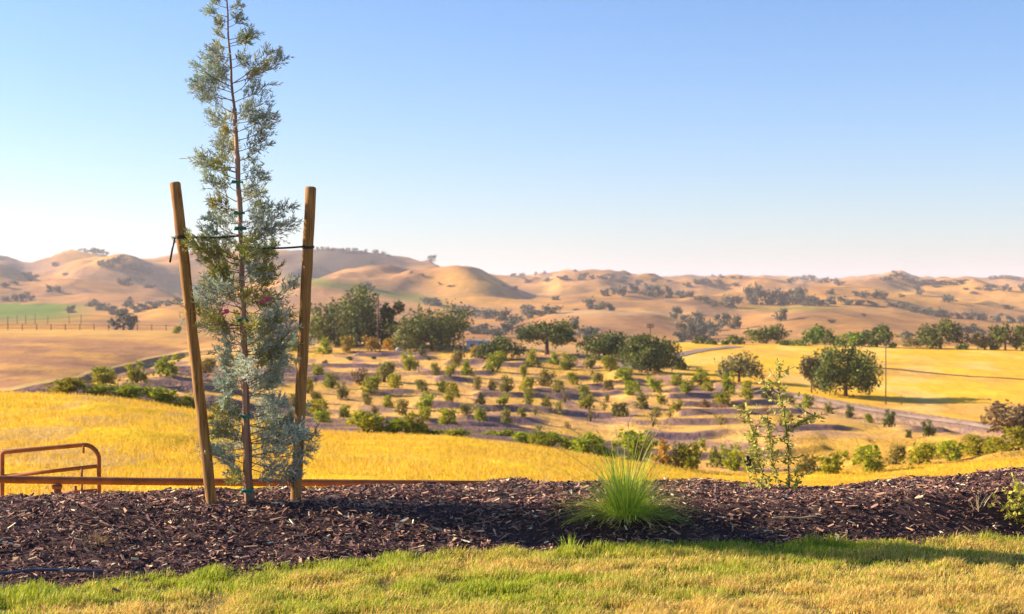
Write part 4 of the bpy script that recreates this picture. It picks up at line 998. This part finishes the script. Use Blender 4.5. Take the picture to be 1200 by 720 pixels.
def strap(label, pts, uring, rring, rr, tail=None, name='rubber_tie'):
    o = T(*pts[0]); e = empty(name, tuple(o)); tag(e, label, 'tie strap', 'black straps holding the cypress')
    def band(P, h, th):
        P = np.array(P); n = len(P); V = []
        t = np.gradient(P, axis=0); t /= np.linalg.norm(t, axis=1)[:, None]
        nn = np.cross(t, [0, 0, 1.0]); nn /= np.linalg.norm(nn, axis=1)[:, None] + 1e-9
        for s1, s2 in ((-1, -1), (1, -1), (1, 1), (-1, 1)): V.append(P + nn * th * s1 + np.array([0, 0, h]) * s2)
        V = np.stack(V, 1).reshape(-1, 3)
        Q = [(i * 4 + j, i * 4 + (j + 1) % 4, i * 4 + 4 + (j + 1) % 4, i * 4 + 4 + j) for i in range(n - 1) for j in range(4)] + [(0, 3, 2, 1), (n * 4 - 4, n * 4 - 3, n * 4 - 2, n * 4 - 1)]
        mb.add(V, Q)
    mb = MB(); A, B = T(*pts[0]) - o, T(*pts[1]) - o
    band([A + (B - A) * t - np.array([0, 0, 0.012 * math.sin(math.pi * t)]) for t in np.linspace(0, 1, 14)], 0.0062, 0.0022); mb.build('strap_band', M['black'], e, False)
    c = T(*uring) - o; mb = MB()
    band([c + np.array([rring * math.cos(a), rring * math.sin(a), 0.004 * math.sin(a)]) for a in np.linspace(0, 2 * math.pi, 25)], 0.0085, 0.0022); mb.build('stake_loop', M['black'], e, False)
    if tail:
        mb = MB(); mb.tube([T(*p) - o for p in tail], 0.0065, 6); mb.build('loose_end', M['black'], e)
    return e
strap('black strap from the left stake to the cypress, its loose end hanging', [(214, 277, -0.09), (281, 277, -0.045)], (214.2, 278, -0.05), 0.0365, 0, [(209, 279, -0.09), (206, 292, -0.09), (203, 308, -0.085)])
strap('black strap from the right stake to the cypress', [(282, 289, -0.045), (357, 289, 0.01)], (359.7, 289.5, 0.05), 0.0375, 0)

def tape(label, u, row, hh, knot=True):
    c = T(u, row, -0.02); e = empty('green_tie', tuple(c)); tag(e, label, 'tie tape', 'green tapes round the cypress trunk')
    mb = MB()
    for q in (-1, 0, 1):
        P = [np.array([0.034 * math.cos(a), 0.04 * math.sin(a), q * hh * 0.3 + 0.003 * math.sin(2 * a + q)]) for a in np.linspace(0, 2 * math.pi, 17)]
        mb.tube(P, hh * 0.22, 6, False)
    mb.build('tape_loop', M['green_tape'], e)
    mb = MB(); mb.tube([(0.0, -0.045, 0), (0.012, -0.06, -0.012), (0.02, -0.062, -0.04)], [0.008, 0.006, 0.004], 6); mb.tube([(0.0, -0.045, 0), (-0.018, -0.06, 0.004), (-0.03, -0.06, -0.016)], [0.008, 0.006, 0.003], 6)
    mb.build('knot_tails', M['green_tape'], e)
for u, r, h_, lb in ((279, 214, 0.010, 'topmost green tape above the straps'), (281, 250, 0.012, 'green tape second from the top, above the left strap'), (282.5, 268, 0.018, 'wide green tape just above the straps'), (283.5, 291, 0.030, 'thick green tape where the straps meet the trunk'), (286, 375, 0.024, 'green tape halfway between the straps and the ground'), (288, 487, 0.016, 'green tape among the lower blue branches'), (291, 574, 0.020, 'lowest green tape near the mulch')):
    tape(lb, u, r, h_)
for u, r, lb in ((264, 360, 'pink flagging ribbon left of the trunk'), (312, 346, 'pink flagging ribbon right of the trunk')):
    c = T(u, r, -0.06); e = empty('flagging_ribbon', tuple(c)); tag(e, lb, 'ribbon', 'pink flagging ribbons on the cypress')
    for q in range(3):
        mb = MB(); P = []
        for i in range(7): P.append((0.035 * math.sin(q * 2.1 + i * 0.9) * (i / 6) + (q - 1) * 0.012, -0.01 * i / 6, -0.008 * i + 0.02 * math.sin(i + q)))
        P = np.array(P); V = np.concatenate([P, P + (0.002, 0, 0.016)]); Q = [(i, i + 1, i + 8, i + 7) for i in range(6)]
        mb.add(V, Q); mb.build('ribbon_loop', M['pink_tape'], e, True)

# ---------------------------------------------------------------- grass clump on the mulch
def blade_strip(P, wd, side):
    """tapering flat blade along path P"""
    n = len(P); wv = wd * np.sqrt(np.clip(1 - np.linspace(0, 1, n) ** 1.7, 0.0, 1)); wv[-1] = wd * 0.05
    V = np.concatenate([P - side * wv[:, None], P + side * wv[:, None]]); Q = [(i, i + 1, n + i + 1, n + i) for i in range(n - 1)]
    return V, Q
def grass_clump(name, label, u, row, n, hmax, spread, wd, mat, seed, dmin=8, dmax=10, stalks=(), cat='grass clump'):
    x, y, z = place(u, row, dmin, dmax); rs = np.random.RandomState(seed)
    e = empty(name, (x, y, z - 0.01)); tag(e, label, cat)
    mb = MB()
    for i in range(n):
        a = rs.uniform(0, 2 * math.pi); r = abs(rs.normal()) * 0.045; L = hmax * rs.uniform(0.55, 1.1)
        lean = min(1.6, rs.uniform(0, 1) ** 0.85 * spread * 1.6)
        if spread == 1.0 and i % 4 == 0: lean = rs.uniform(1.35, 1.75); L = hmax * rs.uniform(0.8, 1.15); a = a if rs.uniform() < 0.3 else (rs.normal() * 0.5 + (math.pi if rs.uniform() < 0.6 else 0))
        b0 = np.array([r * math.cos(a), r * math.sin(a), 0])
        dd = np.array([math.cos(a + rs.normal() * 0.3), math.sin(a + rs.normal() * 0.3), 0]); th = lean * 0.72; P = [b0]; m = 8
        for k in range(m):
            th += lean * 0.065 * (0.5 + k * 0.2)
            P.append(P[-1] + (dd * math.sin(th) + np.array([0, 0, math.cos(th)])) * L / m)
        P = np.array(P); P[:, 2] = np.maximum(P[:, 2], 0.006 + 0.01 * rs.uniform())
        sd_ = np.cross(dd, [0, 0, 1]); sd_ = sd_ * math.cos(0.6) + dd * rs.normal() * 0.6; sd_ /= np.linalg.norm(sd_)
        V, Q = blade_strip(P, wd * rs.uniform(0.6, 1.2), sd_)
        mb.add(V, Q, None, np.clip(rs.uniform(0.1, 0.8) + 0.25 * (rs.uniform() < 0.15) + np.tile(np.linspace(-0.15, 0.2, m + 1), 2), 0, 1))
    o = mb.build('leaf_blades', mat, e, False); o['kind'] = 'stuff'
    if stalks:
        mb = MB()
        for i in range(110):
            a = rs.uniform(0, 2 * math.pi); th = rs.uniform(1.0, 1.5); L = rs.uniform(0.10, 0.30); P = [np.array([0.06 * math.cos(a), 0.06 * math.sin(a), 0.02])]; kk = rs.randint(2, 6)
            for k in range(6):
                th += 0.12 + (0.5 if k == kk else 0); P.append(P[-1] + np.array([math.cos(a) * math.sin(th), math.sin(a) * math.sin(th), math.cos(th)]) * L / 6)
            P = np.array(P); P[:, 2] = np.maximum(P[:, 2], 0.012); V, Q = blade_strip(P, wd * 0.9, np.array([-math.sin(a), math.cos(a), 0.0])); mb.add(V, Q, None, rs.uniform(0, 0.8))
        o = mb.build('dead_blades', M['straw'], e, False); o['kind'] = 'stuff'
    for (us, rs_) in stalks:
        mb = MB(); tx = (us - u) * y / F; tz = (row - rs_) * y / F; q = rs.uniform(-0.05, 0.05)
        P = [np.array([tx * t ** 1.6 + 0.01 * math.sin(5 * t), q * t, tz * (1 - (1 - t) ** 1.15)]) for t in np.linspace(0, 1, 9)]
        mb.tube(P, np.linspace(0.0022, 0.0011, 9), 4); 
        ax = P[-1] - P[-2]
        for k in range(12):
            p = P[-1] - ax * rs.uniform(0, 2.2); mb.tube([p, p + np.array([rs.normal() * 0.008, rs.normal() * 0.008, 0.014])], [0.0018, 0.0005], 3)
        mb.build('flower_stalk', M['straw'], e)
    return e
grass_clump('bunch_grass', 'bright green arching grass clump in the middle of the mulch', 733, 611, 850, 0.46, 1.0, 0.0027, M['grass_clump'], 3,
            stalks=[(640, 520), (664, 498), (722, 500), (739, 488), (766, 508), (784, 470), (781, 500), (788, 492), (800, 520), (700, 505), (757, 495)])
for (u, row, n, hm, spd, lb) in ((668, 648, 26, 0.13, 0.5, 'small green weed tuft at the lawn edge left of the grass clump'), (115, 640, 170, 0.08, 1.5, 'flattened reddish dead tuft on the mulch near the gate'),
                            (1145, 600, 16, 0.16, 0.5, 'thin pale sprout left of the yellow shrub'), (640, 570, 5, 0.12, 0.3, 'lone upright straw on the mulch crest'), (480, 650, 40, 0.09, 1.4, 'tangled dry straw tuft at the lawn edge')):
    grass_clump('weed_tuft', lb, u, row, n, hm, spd, 0.0022, (M['bush_brown'] if 'reddish' in lb else M['straw']) if 'green' not in lb else M['grass_clump'], int(u), dmin=7, dmax=11, cat='weed')

# ---------------------------------------------------------------- leafy saplings
def sapling(name, label, stems, leafsize, nleaf, seed, mat, d0, tags=(), side=True):
    rs = np.random.RandomState(seed); o = np.array(d0)
    e = empty(name, tuple(o)); tag(e, label, 'sapling'); LC = []; LD = []
    yy = o[1]
    for (pts, r0) in stems:
        P = np.array([[(u - 600) * yy / F - o[0], dy, z_of(r, yy) - o[2]] for u, r, dy in pts])
        q = np.linspace(0, len(P) - 1, 14); Pp = np.stack([np.interp(q, np.arange(len(P)), P[:, k]) for k in range(3)], 1) + rs.normal(size=(14, 3)) * 0.003
        mb = MB(); mb.tube(Pp, np.linspace(r0, r0 * 0.35, 14), 6)
        seg = np.linalg.norm(P[-1] - P[0])
        for k in range(int(seg * 34) if side else 4):
            t = rs.uniform(0.15, 0.98) * 13; i = int(t); a = Pp[i]; v = rs.normal(size=3); v[2] = abs(v[2]) * 0.7; v /= np.linalg.norm(v)
            l = rs.uniform(0.05, 0.19); b = a + v * l; mb.tube([a, (a + b) / 2 + rs.normal(size=3) * 0.004, b], [0.0028, 0.002, 0.001], 4)
            for m in range(rs.randint(5, 9)): LC.append(a + (b - a) * rs.uniform(0.3, 1.05)); LD.append(v)
        mb.build('stem', M['cypress_bark'], e)
        for k in range(int(seg * nleaf)):
            t = rs.uniform(0.08, 1.0) * 13; i = min(int(t), 12); LC.append(Pp[i] + (Pp[i + 1] - Pp[i]) * (t - i)); LD.append(rs.normal(size=3))
    LC = np.array(LC); LD = np.array(LD); n = len(LC)
    dv = LD / np.linalg.norm(LD, axis=1)[:, None] + rs.normal(size=(n, 3)) * 0.7; dv /= np.linalg.norm(dv, axis=1)[:, None]
    sv = rs.normal(size=(n, 3)); sv -= dv * (dv * sv).sum(1)[:, None]; sv /= np.linalg.norm(sv, axis=1)[:, None]
    nv = np.cross(dv, sv); L = leafsize * rs.uniform(0.6, 1.25, n)[:, None]; B = LC + dv * 0.004
    V = np.stack([B, B + dv * L * 0.35 + sv * L * 0.24 + nv * L * 0.05, B + dv * L * 0.75 + sv * L * 0.18 + nv * L * 0.03, B + dv * L, B + dv * L * 0.75 - sv * L * 0.18 + nv * L * 0.03, B + dv * L * 0.35 - sv * L * 0.24 + nv * L * 0.05, B + dv * L * 0.5 - nv * L * 0.03], 1).reshape(-1, 3)
    b = np.arange(n)[:, None] * 7
    Tt = np.concatenate([b + np.array([[6, i, (i + 1) % 6]]) for i in range(6)])
    me = mesh_np('leaves', V, None, Tt, {'tint': np.repeat(rs.uniform(0, 1, n), 7)}, False)
    lo = link('leaves', me, mat, e); lo['kind'] = 'stuff'
    return e
M['sap_leaf'] = leaf_material('sapling_leaves', (0.24, 0.30, 0.03), (0.82, 0.72, 0.20), 0.4, 0.0)
M['sap_leaf_yellow'] = leaf_material('sapling_leaves_yellow', (0.22, 0.26, 0.03), (0.70, 0.62, 0.10), 0.35, 0.0)
x, y, z = place(912, 574, 9, 10.6)
sapling('leafy_sapling', 'pale leafy sapling with several thin stems on the mulch crest', [
    ([(924, 580, 0), (925, 540, 0.01), (921, 500, 0.0), (914, 465, -0.01), (911, 424, 0.0)], 0.0075),
    ([(905, 582, 0.02), (892, 548, 0.02), (884, 515, 0), (874, 478, 0)], 0.006),
    ([(898, 580, -0.02), (886, 560, -0.03), (878, 530, -0.03), (886, 500, 0)], 0.005),
    ([(918, 580, 0.05), (908, 545, 0.06), (903, 510, 0.05), (897, 492, 0.05)], 0.005),
    ([(921, 506, 0), (938, 494, -0.02), (955, 486, -0.03)], 0.0035),
    ([(910, 580, -0.04), (895, 572, -0.08), (872, 571, -0.1)], 0.003),
    ([(928, 582, -0.02), (934, 566, -0.04), (930, 550, -0.05)], 0.003)], 0.034, 300, 4, M['sap_leaf'], (x, y, z - 0.02))
mb = MB(); q = 6.5 * y / F
mb.add([(0, 0, -q)] + [(0.026 * math.cos(a), 0.006 * s, q * math.sin(a)) for s in (-1, 1) for a in np.linspace(0, 2 * math.pi, 16, endpoint=False)], [(1 + i, 1 + (i + 1) % 16, 17 + (i + 1) % 16, 17 + i) for i in range(16)],
       [(1, 1 + (i + 1) % 16, 1 + i) for i in range(1, 15)] + [(17, 17 + i, 17 + (i + 1) % 16) for i in range(1, 15)])
to = mb.build('plant_tag', M['tag'], None, False, ((875 - 600) * y / F, y - 0.05, z_of(540, y))); tag(to, 'small dark oval tag hanging on the pale sapling', 'plant tag')
x, y, z = place(1196, 612, 8.7, 10)
sapling('yellow_shrub', 'yellow-green leafy shrub on the mulch cut off by the picture edge', [
    ([(1196, 615, 0), (1188, 595, 0), (1180, 575, 0.02)], 0.005), ([(1198, 615, 0.03), (1194, 590, 0.03), (1196, 568, 0.03)], 0.005), ([(1202, 615, 0), (1206, 592, 0), (1208, 572, 0)], 0.005),
    ([(1196, 615, -0.03), (1182, 604, -0.05), (1174, 592, -0.06)], 0.004), ([(1200, 615, -0.05), (1196, 600, -0.09), (1186, 590, -0.1)], 0.004), ([(1204, 615, -0.04), (1212, 600, -0.06), (1216, 585, -0.1)], 0.004)], 0.036, 190, 8, M['sap_leaf_yellow'], (x, y, z - 0.02))

# ---------------------------------------------------------------- drip hose and stick
def ground_tube(name, pts, r, mat, label, cat, dmin=6.8, dmax=10.5, lift=0.012):
    P = []
    for u, row in pts:
        x, y, z = place(u, row, dmin, dmax); P.append((x, y, z))
    P = np.array(P); q = np.linspace(0, len(P) - 1, 30); X = np.interp(q, np.arange(len(P)), P[:, 0]); Y = np.interp(q, np.arange(len(P)), P[:, 1])
    Z = ground_z(X, Y); Z = np.convolve(np.pad(Z, 2, 'edge'), np.ones(5) / 5, 'valid')
    o = np.array([X[0], Y[0], Z[0]]); mb = MB(); mb.tube(np.stack([X, Y, Z + lift], 1) - o, r, 8)
    return tag(mb.build(name, mat, None, True, tuple(o)), label, cat)
ground_tube('drip_hose', [(-40, 684), (0, 680), (40, 678), (80, 677), (120, 679)], 0.009, M['hose'], 'thin dark irrigation hose lying on the mulch by the lawn', 'hose', lift=0.03)
ground_tube('dry_stick', [(905, 617), (930, 618), (958, 617.5)], 0.0045, M['straw'], 'long straight pale stick lying on the mulch below the sapling', 'stick', lift=0.03)

# ---------------------------------------------------------------- mulch chips
rs = np.random.RandomState(77)
n = 118000
Y = 6.9 + (11.6 - 6.9) * rs.uniform(0, 1, n) ** 0.9
X = rs.uniform(-0.50, 0.50, n) * Y
U = 600 + F * X / Y
lo_ = np.interp(U, UG, DG[2])
dens = rs.uniform(size=n) < np.clip(0.9 + 0.5 * fbm(X / 0.5, Y / 0.4, 2, 5), 0.3, 1)
m = (Y > lo_ - 0.02 + 0.04 * rs.normal(size=n) - (rs.uniform(size=n) < 0.05) * np.abs(rs.normal(0, 0.22, n))) & dens
X, Y = X[m], Y[m]; n = len(X); Z = ground_z(X, Y)
Lc = np.exp(rs.normal(math.log(0.024), 0.5, n)); Lc = np.clip(Lc, 0.01, 0.11); Lc = np.minimum(Lc, 0.085); Wc = Lc * rs.uniform(0.12, 0.36, n); Wc = np.clip(Wc, 0.003, 0.02); Hc = Wc * rs.uniform(0.15, 0.4, n)
yaw = rs.uniform(0, 2 * math.pi, n); pit = rs.normal(0, 0.32, n); rol = rs.normal(0, 0.5, n)
ax = np.stack([np.cos(yaw) * np.cos(pit), np.sin(yaw) * np.cos(pit), np.sin(pit)], 1)
sd_ = np.stack([-np.sin(yaw), np.cos(yaw), np.zeros(n)], 1); up = np.cross(ax, sd_)
s2 = sd_ * np.cos(rol)[:, None] + up * np.sin(rol)[:, None]; u2 = np.cross(ax, s2)
C = np.stack([X, Y, Z + rs.uniform(0.0, 0.022, n)], 1)
A_ = ax * Lc[:, None] / 2; S_ = s2 * Wc[:, None] / 2; U_ = u2 * Hc[:, None] / 2
tp = rs.uniform(0.3, 1.0, n)[:, None]
V = np.stack([C - A_ - S_ - U_, C - A_ + S_ - U_, C + A_ + S_ * tp - U_, C + A_ - S_ * tp - U_, C - A_ - S_ + U_, C - A_ + S_ + U_, C + A_ + S_ * tp + U_, C + A_ - S_ * tp + U_], 1).reshape(-1, 3)
b = np.arange(n)[:, None] * 8
Q = np.concatenate([b + np.array([q]) for q in ((4, 5, 6, 7), (0, 1, 5, 4), (1, 2, 6, 5), (2, 3, 7, 6), (3, 0, 4, 7))])
pal = np.array([(0.12, 0.061, 0.057), (0.205, 0.103, 0.082), (0.337, 0.182, 0.12), (0.554, 0.328, 0.186), (0.731, 0.631, 0.393), (0.06, 0.037, 0.039)])
k = rs.choice(6, n, p=(0.28, 0.27, 0.22, 0.11, 0.04, 0.08)); cc = pal[k] * rs.uniform(0.75, 1.25, n)[:, None]
o = link('bark_mulch', mesh_np('bark_mulch', V, Q, None, {'cover': np.repeat(cc, 8, 0)}, False), M['chip']); o['kind'] = 'stuff'

# ---------------------------------------------------------------- lawn blades
n = 350000
Y = 5.9 + (9.1 - 5.9) * rs.uniform(0, 1, n); X = rs.uniform(-0.48, 0.48, n) * Y; U = 600 + F * X / Y
ed = np.interp(U, UG, DG[2]) + 0.05 * fbm(X / 0.18, Y * 0, 3, 91) + 0.02 * rs.normal(size=n)
pn = fbm(X / 0.16, Y / 0.16, 3, 93)
m = (Y < ed) & (rs.uniform(size=n) < np.clip(0.85 + 1.3 * pn, 0.25, 1)); X, Y, ed, pn = X[m], Y[m], ed[m], pn[m]; n = len(X)
Z = ground_z(X, Y)
patch = fbm(X / 0.9, Y / 0.35, 3, 92)
dry = np.clip(0.50 + 1.5 * patch + 0.42 * (ed - Y - 0.55) + 0.25 * rs.normal(size=n), 0, 1)
hb = rs.uniform(0.022, 0.050, n) * (1.0 + 1.1 * pn) * (1 + 0.15 * sm(0.18, 0.0, ed - Y))
az = rs.uniform(0, 2 * math.pi, n); ln = np.abs(rs.normal(0, 0.55, n)) + 0.25 * dry
dx, dy = np.cos(az) * ln + 0.15, np.sin(az) * ln
wv = rs.uniform(0.0012, 0.0024, n); sa = az + math.pi / 2 + rs.normal(0, 0.4, n); sx, sy = np.cos(sa) * wv, np.sin(sa) * wv
B = np.stack([X, Y, Z - 0.003], 1); Mi = B + np.stack([dx * hb * 0.35, dy * hb * 0.35, hb * 0.6], 1); Tp = B + np.stack([dx * hb, dy * hb, hb * np.clip(1.05 - 0.3 * ln, 0.25, 1)], 1)
s3 = np.stack([sx, sy, sx * 0], 1)
V = np.stack([B - s3, B + s3, Mi + s3 * 0.8, Mi - s3 * 0.8, Tp], 1).reshape(-1, 3)
b = np.arange(n)[:, None] * 5
Q = b + np.array([[0, 1, 2, 3]]); Tt = b + np.array([[3, 2, 4]])
ga = np.array((0.22, 0.31, 0.02)); gb = np.array((0.60, 0.60, 0.04)); st = np.array((0.90, 0.68, 0.17)); s4 = np.array((0.66, 0.38, 0.12))
g = ga + (gb - ga) * rs.uniform(0, 1, n)[:, None]; s5 = st + (s4 - st) * (rs.uniform(0, 1, n) ** 1.5)[:, None]
isd = (rs.uniform(size=n) < dry * 0.9)[:, None]; cc = np.where(isd, s5, g) 
o = link('lawn_grass', mesh_np('lawn_grass', V, Q, Tt, {'cover': np.repeat(cc, 5, 0)}, False), M['lawn_blade']); o['kind'] = 'stuff'

# ---------------------------------------------------------------- dry stubble of the near golden field
n = 110000
Y = 12.5 * (125 / 12.5) ** (rs.uniform(0, 1, n) ** 0.55); X = rs.uniform(-0.40, 0.40, n) * Y; U = np.clip(600 + F * X / Y, -400, 1600)
m = Y < np.interp(U, UG, DG[8]) + 2; X, Y = X[m], Y[m]; n = len(X); Z = ground_z(X, Y) + 0.10 * 0
hb = rs.uniform(0.10, 0.26, n) * (0.7 + 0.3 * np.clip(Y / 60, 0, 1)); az = rs.uniform(0, 6.28, n); ln = np.abs(rs.normal(0, 0.5, n)); wv = 0.006 + 0.00028 * Y
B = np.stack([X, Y, Z - 0.03], 1); Tp = B + np.stack([np.cos(az) * ln * hb, np.sin(az) * ln * hb, hb], 1); sa = rs.uniform(-0.7, 0.7, n); s3 = np.stack([np.cos(sa) * wv, np.sin(sa) * wv, sa * 0], 1)
V = np.stack([B - s3, B + s3, Tp], 1).reshape(-1, 3); Tt = np.arange(n * 3).reshape(-1, 3)
cc = np.array((0.88, 0.56, 0.026)) + (np.array((0.74, 0.50, 0.14)) - np.array((0.88, 0.56, 0.026))) * rs.uniform(0, 1, n)[:, None] ** 1.5
o = link('dry_grass', mesh_np('dry_grass', V, None, Tt, {'cover': np.repeat(cc, 3, 0)}, False), M['stubble']); o['kind'] = 'stuff'
